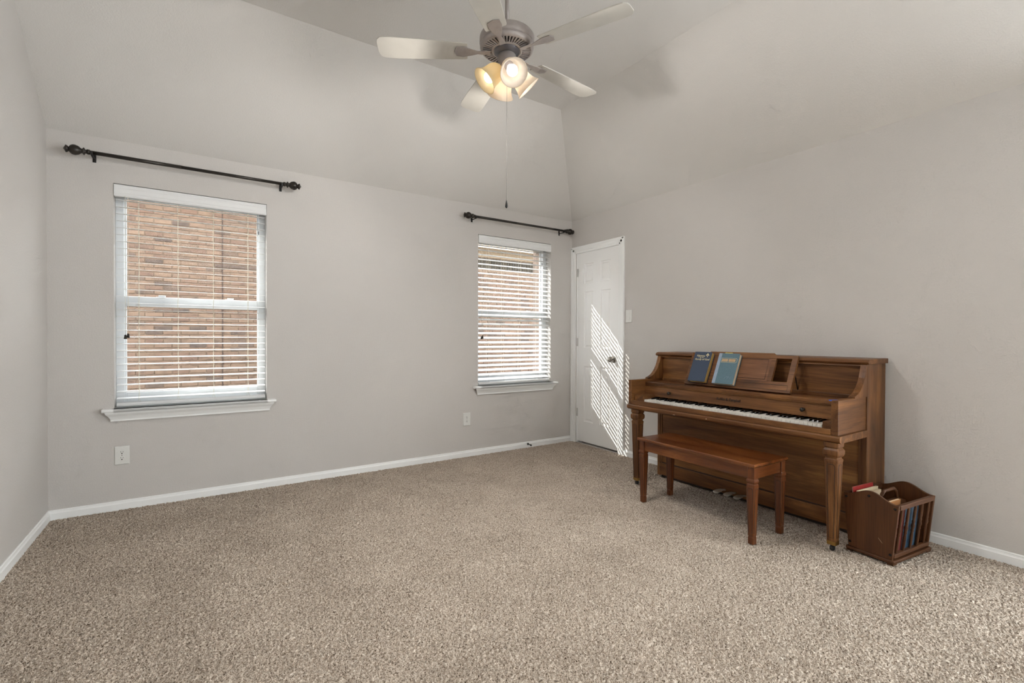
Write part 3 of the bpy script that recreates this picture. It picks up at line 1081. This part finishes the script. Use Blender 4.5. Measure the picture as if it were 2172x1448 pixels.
def flute_lines(m, hw_top, z_top, hw_bot, z_bot, face, inset=0.26, r=0.0016):
    """outline of the recessed flute on one leg face ('x-','y-','x+')"""
    pts = []

    def P(s, t):      # s in -1..1 across, t 0..1 down
        z = z_top + (z_bot - z_top) * t
        hw = hw_top + (hw_bot - hw_top) * t
        o = hw + 0.0002
        a = s * hw * (1 - inset * 1.6)
        if face == 'x-': return (-o, a, z)
        if face == 'x+': return (o, a, z)
        if face == 'y-': return (a, -o, z)
        return (a, o, z)
    path = [P(-1, 0.04), P(-0.7, 0.015), P(0.7, 0.015), P(1, 0.04), P(1, 0.97), P(-1, 0.97), P(-1, 0.04)]
    m.tube(path, r, 5, False)


# ------------------------------------------------------------------ piano
def make_piano():
    root = empty('upright_piano', (-0.33, -2.178, 0))
    tag(root, 'walnut upright console piano against the right wall', 'piano')
    yl, yr = -1.435, -2.920
    B = lambda nm, mb, mat, par=root, bev=0.0025: build(nm, mb, mat, par, bev, world_of=root)
    # carcass
    for ya, yb in ((yl, yl - 0.026), (yr, yr + 0.026)):
        B('side_panel', MB().box(-0.285, -0.030, ya, yb, 0.012, 1.002), M_piano_z)
    B('back', MB().box(-0.060, -0.032, yl - 0.026, yr + 0.026, 0.03, 1.0), M_piano_y)
    lid = MB().prism([(-0.020, 1.002), (-0.292, 1.002), (-0.306, 1.012), (-0.300, 1.020), (-0.288, 1.028), (-0.276, 1.031), (-0.020, 1.031)], 1, yl + 0.010, yr - 0.010)
    B('lid', lid, M_piano_y, bev=0.0015)
    lm = MB().prism([(-0.268, 0.990), (-0.290, 0.990), (-0.284, 1.002), (-0.268, 1.002)], 1, yl - 0.026, yr + 0.026)
    B('lid_molding', lm, M_piano_y, bev=0.001)
    B('upper_panel', MB().box(-0.262, -0.245, yl - 0.026, yr + 0.026, 0.80, 0.992), M_piano_panel)
    ur = B('upper_rail', MB().box(-0.272, -0.262, yl - 0.05, yr + 0.05, 0.797, 0.818), M_piano_y)
    # lower panel in its frame
    B('lower_panel', MB().box(-0.276, -0.260, yl - 0.030, yr + 0.030, 0.110, 0.590), M_piano_panel)
    B('bottom_rail', MB().box(-0.296, -0.255, yl - 0.028, yr + 0.028, 0.022, 0.118), M_piano_y, bev=0.004)
    B('rail_groove', MB().box(-0.279, -0.262, yl - 0.044, yr + 0.044, 0.116, 0.124), M_piano_line, bev=0)
    for ya, yb in ((yl - 0.026, yl - 0.044), (yr + 0.026, yr + 0.044)):
        B('stile', MB().box(-0.281, -0.262, ya, yb, 0.118, 0.588), M_piano_z)
    B('toe_block', MB().box(-0.270, -0.05, yl - 0.03, yr + 0.03, 0.0, 0.024), M_piano_line)
    # curved cheeks
    for s, y in ((1, yl), (-1, yr)):
        ya, yb = (y - 0.001, y - 0.034) if s > 0 else (y + 0.001, y + 0.034)
        prof = [(-0.262, 1.001), (-0.288, 1.001), (-0.293, 0.985), (-0.303, 0.955), (-0.316, 0.925), (-0.333, 0.898), (-0.355, 0.872), (-0.382, 0.850), (-0.412, 0.835), (-0.436, 0.829),
                (-0.440, 0.826), (-0.440, 0.816), (-0.262, 0.816)]
        B('cheek', MB().prism(prof, 1, ya, yb), M_piano_z, bev=0.0015)
    # keybed, arms, key slip
    kb = MB().prism([(-0.285, 0.588), (-0.628, 0.588), (-0.640, 0.596), (-0.643, 0.604), (-0.643, 0.618), (-0.636, 0.626), (-0.285, 0.627)], 1, yl + 0.008, yr - 0.006)
    B('keybed', kb, M_piano_y, bev=0.001)
    chip = MB().add([(-0.6434, -2.128, 0.606), (-0.6434, -2.138, 0.606), (-0.6434, -2.133, 0.613)], [(0, 1, 2)])
    chip.add([(-0.6434, -1.86, 0.5985), (-0.6434, -1.885, 0.5985), (-0.6434, -1.878, 0.602)], [(0, 1, 2)])
    B('chipped_edge', chip, plain('bare_wood_chip', srgb(226, 200, 170), 0.8), bev=0)
    for ya, yb in ((yl, yl - 0.033), (yr + 0.006, yr + 0.042)):
        B('arm', MB().box(-0.632, -0.284, ya, yb, 0.627, 0.817), M_piano_x)
    yA, yB = yl - 0.033, yr + 0.042
    B('key_slip', MB().box(-0.634, -0.611, yA, yB, 0.627, 0.659), M_piano_y)
    K0, K1 = -1.568, -2.822
    B('key_block', MB().box(-0.603, -0.47, yA, K0 + 0.002, 0.627, 0.700), M_piano_x)
    B('key_block', MB().box(-0.603, -0.47, K1 - 0.002, yB, 0.627, 0.694), M_piano_x)
    B('key_bed_cloth', MB().box(-0.600, -0.45, K0, K1, 0.627, 0.640), M_slot, bev=0)
    # keys
    kw = (K0 - K1) / 52.0
    wk = None
    for i in range(52):
        if wk is None:
            mb = MB().box(-0.076, 0.076, -kw / 2 + 0.0006, kw / 2 - 0.0006, -0.022, 0.0)
            o = build('white_key', mb, M_ivory, root, 0.001, 1)
            wk = o
        else:
            o = wk.copy(); COL.objects.link(o); o.parent = root
        o.location = Vector((-0.527, K0 - (i + 0.5) * kw, 0.673 + (0.0008 if i % 7 == 3 else 0))) - root.location
    bk_ = None
    # 88 keys start on A: black keys follow A, C, D, F, G
    for i in range(51):
        n = i % 7            # 0=A 1=B 2=C 3=D 4=E 5=F 6=G
        if n in (1, 4):
            continue
        if bk_ is None:
            w0, w1 = 0.0055, 0.0044
            rings = [[(-0.049, -w0, -0.012), (0.049, -w0, -0.012), (0.049, w0, -0.012), (-0.049, w0, -0.012)],
                     [(-0.047, -w0, 0.000), (0.049, -w0, 0.000), (0.049, w0, 0.000), (-0.047, w0, 0.000)],
                     [(-0.041, -w1, 0.011), (0.049, -w1, 0.011), (0.049, w1, 0.011), (-0.041, w1, 0.011)]]
            o = bk_ = build('black_key', MB().loft(rings), M_ebony, root, 0.0008, 1)
        else:
            o = bk_.copy(); COL.objects.link(o); o.parent = root
        o.location = Vector((-0.500, K0 - (i + 1) * kw, 0.6735)) - root.location
    # fallboard, folded up under the music shelf
    fb = MB().prism([(-0.462, 0.690), (-0.480, 0.688), (-0.472, 0.764), (-0.455, 0.766)], 1, yA, yB)
    fo = B('fallboard', fb, M_piano_panel, bev=0.0012)
    ln = MB().prism([(-0.458, 0.765), (-0.476, 0.765), (-0.478, 0.769), (-0.474, 0.772), (-0.458, 0.772)], 1, yA, yB)
    B('fallboard_bead', ln, M_piano_y, bev=0)
    for yy in (-1.711, -2.668):
        mt = Matrix.Translation((-0.476, yy, 0.728)) @ Matrix.Rotation(math.radians(-90), 4, 'Y')
        build('knob', MB().lathe([(0.0, 0.0), (0.008, 0.0), (0.007, 0.004), (0.005, 0.010), (0.011, 0.018), (0.0125, 0.024), (0.009, 0.029), (0.0, 0.031)], 16, mt), M_bronze, fo, world_of=root)
    # maker's name on the fallboard
    ang = math.atan2(0.008, 0.076)
    ex = Vector((0, -1, 0)); ez = Vector((-math.cos(ang), 0, math.sin(ang) * -1.0)); ey = ez.cross(ex)
    ey = Vector((math.sin(ang), 0, math.cos(ang))); ez = ex.cross(ey)
    tm = Matrix.Identity(4)
    for r_ in range(3):
        tm[r_][0], tm[r_][1], tm[r_][2] = ex[r_], ey[r_], ez[r_]
    tm.translation = Vector((-0.4778, -2.187, 0.731)) - root.location
    text('lettering', 'Kohler & Campbell', 0.026, M_ebony, fo, tm, 0.0003, shear=0.08, xscale=0.86)
    # music shelf
    ms = MB().prism([(-0.262, 0.797), (-0.470, 0.797), (-0.474, 0.793), (-0.474, 0.774), (-0.470, 0.771), (-0.262, 0.771)], 1, yA, yB)
    B('music_shelf', ms, M_piano_y, bev=0.001)
    tape = MB().add([(-0.632, -2.866, 0.8179), (-0.632, -2.884, 0.8179), (-0.600, -2.900, 0.8179), (-0.592, -2.888, 0.8179), (-0.612, -2.878, 0.8179)], [(0, 1, 2, 3, 4)])
    tape.add([(-0.6323, -2.866, 0.8179), (-0.6323, -2.884, 0.8179), (-0.6323, -2.880, 0.811), (-0.6323, -2.868, 0.813)], [(0, 1, 2, 3)])
    tag(B('tape', tape, plain('blue_tape', srgb(58, 92, 190), 0.6), bev=0), 'scrap of blue tape')
    # legs with casters
    for yy in (-1.503, -2.881):
        hw = [(0.037, 0.589), (0.037, 0.566), (0.031, 0.560), (0.034, 0.556), (0.0395, 0.548), (0.0405, 0.538), (0.0395, 0.524), (0.035, 0.514), (0.029, 0.509), (0.029, 0.503), (0.0345, 0.497),
              (0.0345, 0.488), (0.0330, 0.482), (0.0215, 0.052), (0.0215, 0.050)]
        cx = -0.603
        m = MB().loft([sq(cx, yy, h_, z_) for h_, z_ in hw])
        lg = B('leg', m, M_piano_z, bev=0)
        fl = MB()
        for face in ('x-', 'y-', 'y+'):
            flute_lines(fl, 0.0330, 0.478, 0.0218, 0.060, face)
        fl.v = [(p[0] + cx, p[1] + yy, p[2]) for p in fl.v]
        build('flute', fl, M_piano_line, lg, world_of=root)
        build('ferrule', MB().loft([sq(cx, yy, 0.0225, 0.054), sq(cx, yy, 0.0225, 0.034), sq(cx, yy, 0.018, 0.032)]), M_brass, lg, world_of=root)
        w_ = MB().lathe([(0.0, -0.009), (0.013, -0.009), (0.0150, -0.006), (0.0150, 0.006), (0.013, 0.009), (0.0, 0.009)], 18,
                        Matrix.Translation((cx - 0.004, yy, 0.0150)) @ Matrix.Rotation(math.radians(90), 4, 'X'))
        w_.tube([(cx, yy, 0.033), (cx, yy, 0.020)], 0.006, 8)
        build('caster', w_, M_rubber, lg, world_of=root)
    # pedals
    for yy in (-2.050, -2.130, -2.205):
        ring_ = []
        for x_, hw_, zc, th in ((-0.262, 0.010, 0.046, 0.006), (-0.300, 0.010, 0.050, 0.007), (-0.335, 0.013, 0.056, 0.008), (-0.365, 0.024, 0.058, 0.008), (-0.395, 0.026, 0.056, 0.007), (-0.410, 0.020, 0.053, 0.005), (-0.416, 0.008, 0.051, 0.003)):
            ring_.append([(x_, yy + hw_ * math.cos(t), zc + th * math.sin(t)) for t in [2 * math.pi * k / 12 for k in range(12)]])
        B('pedal', MB().loft(ring_, True), M_pedal, bev=0)
    # music desk leaning back against the lid
    bx, bz, tx, tz = -0.408, 0.799, -0.302, 1.030
    ln_ = math.hypot(tx - bx, tz - bz)
    dx, dz = (tx - bx) / ln_, (tz - bz) / ln_
    nx_, nz_ = -dz, dx

    def D(y, t, d=0.0):
        return (bx + dx * t + nx_ * d, y, bz + dz * t + nz_ * d)

    def slab(m, y0, y1, t0, t1, d0, d1):
        vs = [D(y0, t0, d0), D(y1, t0, d0), D(y1, t1, d0), D(y0, t1, d0), D(y0, t0, d1), D(y1, t0, d1), D(y1, t1, d1), D(y0, t1, d1)]
        m.add(vs, [(0, 3, 2, 1), (4, 5, 6, 7), (0, 1, 5, 4), (1, 2, 6, 5), (2, 3, 7, 6), (3, 0, 4, 7)])
        return m
    yc = -2.178
    W = 0.383
    fr = MB()
    slab(fr, yc - W, yc + W, 0.0, 0.072, 0, 0.018)                 # bottom rail
    slab(fr, yc - W, yc + W, 0.232, 0.254, 0, 0.018)               # top rail
    for s in (-1, 1):
        slab(fr, yc + s * W, yc + s * (W - 0.034), 0.072, 0.232, 0, 0.018)
        slab(fr, yc + s * 0.252, yc + s * 0.222, 0.072, 0.232, 0, 0.018)
    desk = B('music_desk', fr, M_piano_y, bev=0.0012)
    pn = slab(MB(), yc - 0.223, yc + 0.223, 0.070, 0.234, 0.003, 0.015)
    build('center_panel', pn, wood('walnut_burl_panel', srgb(84, 52, 32), srgb(118, 78, 50), srgb(140, 98, 66), 1, grain=12, seed=6.0), desk, world_of=root)
    cr = MB()
    a_, b_, c_ = 0.253, 0.268, 0.252
    poly = [(yc - 0.250, c_), (yc - 0.232, b_), (yc + 0.232, b_), (yc + 0.250, c_)]
    cr.add([D(p[0], p[1], 0.0) for p in poly] + [D(p[0], p[1], 0.018) for p in poly], [(3, 2, 1, 0), (4, 5, 6, 7), (0, 1, 5, 4), (1, 2, 6, 5), (2, 3, 7, 6), (3, 0, 4, 7)])
    build('crest', cr, M_piano_y, desk, world_of=root)
    # inlay lines
    il = MB()

    def rect_line(y0, y1, t0, t1):
        il.tube([D(y0, t0, 0.0184), D(y1, t0, 0.0184), D(y1, t1, 0.0184), D(y0, t1, 0.0184), D(y0, t0, 0.0184)], 0.0011, 4, False)
    rect_line(yc - W + 0.022, yc + W - 0.022, 0.016, 0.050)
    rect_line(yc - 0.206, yc + 0.206, 0.082, 0.222)
    build('inlay', il, M_piano_line, desk, world_of=root)
    build('strut', MB().tube([D(yc - W + 0.03, 0.20, 0.0), (-0.262, yc - W + 0.03, 0.82)], 0.004, 6).tube([D(yc + W - 0.03, 0.20, 0.0), (-0.262, yc + W - 0.03, 0.82)], 0.004, 6), M_piano_line, desk, world_of=root)
    sr = MB().box(-0.445, -0.262, yc + 0.15, yc + 0.152, 0.797, 0.7975)
    # small latch on the lid
    build('lid_latch', MB().box(-0.300, -0.286, -2.30, -2.34, 1.028, 1.041), M_black, root, 0.003, world_of=root)
    return D


D = make_piano()


# ------------------------------------------------------------------ books on the music desk
M_page = plain('gilded_page_edge', srgb(186, 154, 88), 0.5, var=0.1, vscale=200)
M_page2 = plain('cream_page_edge', srgb(206, 186, 156), 0.8, var=0.08, vscale=200)
M_navy = plain('navy_book_cloth', srgb(47, 62, 84), 0.55, var=0.06, vscale=120, bmp=0.15, bscale=900)
M_teal = plain('faded_teal_book_cloth', srgb(84, 112, 124), 0.6, var=0.08, vscale=120, bmp=0.15, bscale=900)
M_teal_spine = plain('pale_worn_spine_cloth', srgb(142, 158, 176), 0.6, var=0.08, vscale=60)
M_gold = plain('gold_foil_print', srgb(236, 222, 176), 0.4, metal=0.2, var=0.05)
M_goldtan = plain('tan_foil_print', srgb(180, 152, 116), 0.5, metal=0.1, var=0.1)
M_bmark = plain('yellow_marker', srgb(216, 196, 92), 0.6, var=0.04)
M_paper = plain('grey_paper_sheet', srgb(176, 168, 166), 0.9, var=0.05)


def make_book(name, label, y0, width, height, thick, cover, pages, spine=None):
    """stands on the music shelf against the desk; y0 = left edge, runs towards -y"""
    p0 = Vector(D(y0, 0.0, 0.0185))
    rot = Matrix.Identity(4)
    ex = Vector((0, -1, 0))
    ey = (Vector(D(0, 1, 0)) - Vector(D(0, 0, 0))).normalized()
    ez = ex.cross(ey)
    for i in range(3):
        rot[i][0], rot[i][1], rot[i][2] = ex[i], ey[i], ez[i]
    root = link(name, None)
    root.matrix_world = Matrix.Translation(p0 + ey * 0.014) @ rot
    root.empty_display_size = 0.03
    tag(root, label, 'book', 'hymnals on the piano music desk')
    c = 0.0028
    def rr(x0, x1, y0_, y1_, r=0.006):
        pts = []
        for cx_, cy_, a0 in ((x1 - r, y0_ + r, -90), (x1 - r, y1_ - r, 0)):
            for k in range(4):
                t = math.radians(a0 + 30 * k)
                pts.append((cx_ + r * math.cos(t), cy_ + r * math.sin(t)))
        return [(x0, y0_)] + pts + [(x0, y1_)]
    cov = MB().prism(rr(0.0, width, 0, height), 2, thick - c, thick).prism(rr(0, width, 0, height), 2, 0.0, c)
    cb_ = build('cover', cov, cover, root, 0.0006, 1)
    build('page_block', MB().box(0.004, width - 0.004, 0.003, height - 0.003, c, thick - c), pages, root, 0.0008, 1)
    sp = MB().box(0.0, c, 0, height, 0.0, thick)
    if spine:
        sp.box(0.0, 0.024, 0.0005, height - 0.0005, thick, thick + 0.0006)
    build('spine', sp, spine or cover, root, 0.0005, 1)
    return root, cb_


b1, c1 = make_book('hymnal', 'dark navy hymnal with gold title on the music desk', -1.846, 0.140, 0.232, 0.040, M_navy, M_page)
T = lambda x, y, z, rz=0.0: Matrix.Translation((x, y, z)) @ Matrix.Rotation(rz, 4, 'Z')
text('title', 'Hymns', 0.024, M_gold, c1, T(0.056, 0.200, 0.0402), 0.0004, shear=0.15)
text('title', 'for the', 0.011, M_gold, c1, T(0.066, 0.186, 0.0402), 0.0003, shear=0.15)
text('title', 'Family of God', 0.0205, M_gold, c1, T(0.074, 0.172, 0.0402), 0.0004, shear=0.12)
em = MB()
for dx_, dy_, r_ in ((0, 0.010, 0.0062), (-0.008, 0.002, 0.0056), (0.008, 0.002, 0.0056), (0.002, -0.010, 0.0034)):
    em.prism([(0.109 + dx_ + r_ * math.cos(k * math.pi / 2), 0.205 + dy_ + r_ * math.sin(k * math.pi / 2)) for k in range(4)], 2, 0.0401, 0.0406)
em.box(0.1075, 0.1100, 0.190, 0.212, 0.0401, 0.0405)
build('emblem', em, M_gold, c1)

b2, c2 = make_book('hymnal', 'worn teal hymnal with pale spine strip on the music desk', -2.040, 0.156, 0.230, 0.032, M_teal, M_page2, M_teal_spine)
fr_ = MB()
zt_ = 0.0323
# title frame: two panels inside a double rule
pth = [(0.030, 0.160), (0.138, 0.160), (0.145, 0.167), (0.145, 0.186), (0.138, 0.193), (0.030, 0.193), (0.030, 0.160)]
fr_.tube([(x_, y_, zt_) for x_, y_ in pth], 0.0009, 4, False)
build('title_rule', fr_, M_gold, c2)
build('title_panel', MB().box(0.033, 0.078, 0.166, 0.187, 0.032, 0.0325).box(0.084, 0.134, 0.166, 0.187, 0.032, 0.0325), M_goldtan, c2)
sk = MB()
for k in range(5):
    sk.tube([(0.085 + k * 0.010, 0.040 + (k % 2) * 0.012, zt_), (0.093 + k * 0.010, 0.050 + (k % 3) * 0.006, zt_)], 0.0006, 4, False)
build('embossed_mark', sk, M_teal_spine, c2)
bmk = MB().box(0.036, 0.092, 0.215, 0.239, 0.0195, 0.0215)
build('bookmark', bmk, M_bmark, b2)

# loose grey sheet standing behind the navy hymnal
sh_ = MB().add([D(-1.815, 0.014, -0.004), D(-1.845, 0.014, -0.004), D(-1.855, 0.228, -0.004), D(-1.836, 0.205, -0.004)], [(0, 1, 2, 3)])
so = build('paper_sheet', sh_, M_paper)
sm_ = so.modifiers.new('thickness', 'SOLIDIFY'); sm_.thickness = 0.0008
tag(so, 'thin grey paper sheet peeking out behind the navy hymnal', 'paper')


# ------------------------------------------------------------------ bench
def make_bench():
    root = empty('piano_bench', (-0.741, -2.200, 0), math.radians(-1.3))
    tag(root, 'reddish-brown wooden piano bench with tapered legs', 'bench')
    hx, hy, zt = 0.172, 0.4285, 0.450
    top = MB().loft([[(-hx + .004, -hy + .004, zt - .020), (hx - .004, -hy + .004, zt - .020), (hx - .004, hy - .004, zt - .020), (-hx + .004, hy - .004, zt - .020)],
                     [(-hx, -hy, zt - .012), (hx, -hy, zt - .012), (hx, hy, zt - .012), (-hx, hy, zt - .012)],
                     [(-hx, -hy, zt - .004), (hx, -hy, zt - .004), (hx, hy, zt - .004), (-hx, hy, zt - .004)],
                     [(-hx + .004, -hy + .004, zt), (hx - .004, -hy + .004, zt), (hx - .004, hy - .004, zt), (-hx + .004, hy - .004, zt)]])
    build('seat', top, M_bench_y, root, 0.001)
    lx, ly = 0.140, 0.398
    za, zb = 0.362, zt - 0.0205
    for s in (-1, 1):
        build('apron', MB().box(s * (lx + 0.012), s * (lx - 0.006), -ly + 0.02, ly - 0.02, za, zb), M_bench_y, root, 0.001)
        build('apron', MB().box(-lx + 0.02, lx - 0.02, s * (ly + 0.012), s * (ly - 0.006), za, zb), M_bench_x, root, 0.001)
    hw = [(0.0205, zb), (0.0205, 0.366), (0.0225, 0.362), (0.0245, 0.354), (0.0245, 0.346), (0.0215, 0.342), (0.0205, 0.337), (0.0235, 0.332), (0.0235, 0.322),
          (0.0235, 0.318), (0.0165, 0.046), (0.0145, 0.042), (0.0165, 0.036), (0.0160, 0.0)]
    for sx in (-1, 1):
        for sy in (-1, 1):
            lg = build('leg', MB().loft([sq(0, 0, h_, z_) for h_, z_ in hw]), M_bench_z, root)
            lg.location = (sx * lx, sy * ly, 0)
            fl = MB()
            for face in ('x-', 'y-', 'y+'):
                flute_lines(fl, 0.0235, 0.316, 0.0167, 0.055, face, 0.22, 0.0012)
            build('flute', fl, M_piano_line, lg)


make_bench()


# ------------------------------------------------------------------ magazine rack
def make_rack():
    ang = math.radians(-6.6)
    root = empty('magazine_rack', (-0.3475, -3.046, 0), 0)
    root.rotation_euler = (0, 0, ang)
    tag(root, 'dark brown wooden magazine rack with turned spindles beside the piano', 'magazine rack')
    hx = 0.187           # half length along x
    wb, wt = 0.102, 0.130   # half widths at bottom and top
    build('base', MB().box(-hx - 0.006, hx + 0.006, -wb - 0.012, wb + 0.012, 0.006, 0.024), M_rack_x, root, 0.006, 3)
    for sx in (-1, 1):
        for sy in (-1, 1):
            build('foot', MB().box(sx * (hx - 0.03), sx * (hx + 0.004), sy * (wb - 0.02), sy * (wb + 0.008), 0.0, 0.0065), M_rack_x, root)
    # end panels: tapered outline with a hump
    def top_z(t):        # t -1..1
        if t > 0.98 or t < -0.98: return 0.308
        return 0.308 + 0.040 * (0.5 + 0.5 * math.cos(math.pi * min(1, abs(t) / 0.92)))
    pts = [(-wb, 0.024), (wb, 0.024)]
    n = 20
    for i in range(n + 1):
        t = 1 - 2 * i / n
        pts.append((wt * t, top_z(t)))
    for sx in (-1, 1):
        p = build('end_panel', MB().prism(pts, 0, sx * hx, sx * (hx - 0.014)), M_rack_z, root, 0.002)
        for yy, zz in ((0.094, 0.050), (-0.094, 0.050), (0.004, 0.322), (-0.114, 0.288), (0.114, 0.288)):
            mt = Matrix.Translation((sx * hx, yy, zz)) @ Matrix.Rotation(sx * math.radians(90), 4, 'Y')
            build('rivet', MB().lathe([(0.0065, -0.001), (0.0062, 0.002), (0.004, 0.0045), (0.0, 0.0055)], 12, mt), M_rivet, p)
        if sx < 0:
            scr = MB().tube([(-hx - 0.0006, -0.040, 0.118), (-hx - 0.0006, -0.052, 0.104), (-hx - 0.0006, -0.060, 0.096)], [0.0006, 0.0014, 0.0005], 5)
            tag(build('scratch', scr, plain('pale_scratch', srgb(176, 146, 116), 0.8), p), 'pale curved scratch')
    for s in (-1, 1):
        tl, bl = wt - 0.008, wb - 0.006
        build('top_rail', MB().box(-hx + 0.014, hx - 0.014, s * (tl - 0.010), s * (tl + 0.010), 0.284, 0.308), M_rack_x, root, 0.003)
        build('bottom_rail', MB().box(-hx + 0.014, hx - 0.014, s * (bl - 0.010), s * (bl + 0.010), 0.030, 0.052), M_rack_x, root, 0.003)
        prof = [(0.0055, 0.0), (0.0070, 0.03), (0.0076, 0.07), (0.0060, 0.09), (0.0085, 0.097), (0.0060, 0.103), (0.0080, 0.115), (0.0095, 0.122), (0.0080, 0.130), (0.0060, 0.140), (0.0085, 0.147), (0.0060, 0.153), (0.0074, 0.175), (0.0070, 0.21), (0.0055, 0.236)]
        k0 = None
        for k in range(5):
            x_ = -hx + 0.014 + (k + 0.5) * (2 * hx - 0.028) / 5
            a0 = Vector((x_, s * bl, 0.050)); a1 = Vector((x_, s * tl, 0.286))
            if k0 is None:
                q = Vector((0, 0, 1)).rotation_difference((a1 - a0).normalized()).to_matrix().to_4x4()
                k0 = build('spindle', MB().lathe(prof, 12, q), M_rack_z, root)
                o = k0
            else:
                o = k0.copy(); COL.objects.link(o); o.parent = root
            o.location = a0
    # centre divider with a handle slot
    dv = [(-hx + 0.014, 0.024), (hx - 0.014, 0.024), (hx - 0.014, 0.25), (0.09, 0.275), (0.07, 0.318), (0.05, 0.334), (-0.05, 0.334), (-0.07, 0.318), (-0.09, 0.275), (-hx + 0.014, 0.25)]
    m = MB()
    m.prism([(p[0], p[1]) for p in [(-hx + 0.014, 0.024), (hx - 0.014, 0.024), (hx - 0.014, 0.25), (0.09, 0.275), (-0.09, 0.275), (-hx + 0.014, 0.25)]], 1, -0.005, 0.005)
    m.tube([(-0.082, 0, 0.272), (-0.072, 0, 0.312), (-0.050, 0, 0.330), (0.050, 0, 0.330), (0.072, 0, 0.312), (0.082, 0, 0.272)], 0.009, 8)
    build('divider', m, M_rack_x, root)
    return root, ang


rack, rang = make_rack()


def in_rack(name, label, cat, x0, x1, y, thick, z1, lean, mat, pages=None, group='printed music in the magazine rack'):
    """flat printed thing standing lengthwise in the rack, local rack coordinates, leaning by lean"""
    root = link(name, None)
    mw = Matrix.Translation(rack.location) @ Matrix.Rotation(rang, 4, 'Z') @ Matrix.Translation(((x0 + x1) / 2, y, 0.026)) @ Matrix.Rotation(lean, 4, 'X')
    root.matrix_world = mw
    tag(root, label, cat, group)
    hw = (x1 - x0) / 2
    h = z1 - 0.026
    c = min(0.0012, thick * 0.2)
    m = MB().box(-hw, hw, -thick / 2, -thick / 2 + c, 0, h).box(-hw, hw, thick / 2 - c, thick / 2, 0, h)
    build('cover', m, mat, root)
    build('page_block', MB().box(-hw + 0.001, hw - 0.001, -thick / 2 + c, thick / 2 - c, 0.001, h - 0.001), pages or M_page2, root)
    return root


M_red = plain('red_folder', srgb(150, 34, 30), 0.5, var=0.06)
M_cream = plain('cream_cover', srgb(214, 196, 164), 0.7, var=0.05)
M_tan2 = plain('orange_tan_cover', srgb(190, 130, 78), 0.7, var=0.08)
M_blue2 = plain('blue_cover', srgb(44, 74, 96), 0.5, var=0.08)
M_maroon = plain('maroon_cover', srgb(104, 44, 38), 0.55, var=0.08)
M_white_page = plain('white_page_edge', srgb(226, 214, 200), 0.8, var=0.04)
in_rack('music_folder', 'red folder standing tallest at the back of the magazine rack', 'folder', -0.150, 0.050, 0.082, 0.006, 0.336, math.radians(-4), M_red, M_white_page)
in_rack('sheet_music', 'cream sheet music book beside the red folder in the rack', 'book', -0.155, 0.040, 0.060, 0.010, 0.324, math.radians(-3), M_cream)
in_rack('sheet_music', 'pale tan music book against the rack divider', 'book', -0.160, 0.020, 0.040, 0.008, 0.316, math.radians(-2), M_page2)
in_rack('song_book', 'orange-tan song book low in the front of the magazine rack', 'book', -0.165, 0.010, -0.030, 0.012, 0.292, math.radians(3), M_tan2)
in_rack('song_book', 'maroon song book behind the front spindles of the rack', 'book', -0.166, -0.070, -0.078, 0.014, 0.268, math.radians(5), M_maroon)
in_rack('song_book', 'blue song book behind the middle spindles of the rack', 'book', -0.065, 0.070, -0.078, 0.014, 0.272, math.radians(5), M_blue2)
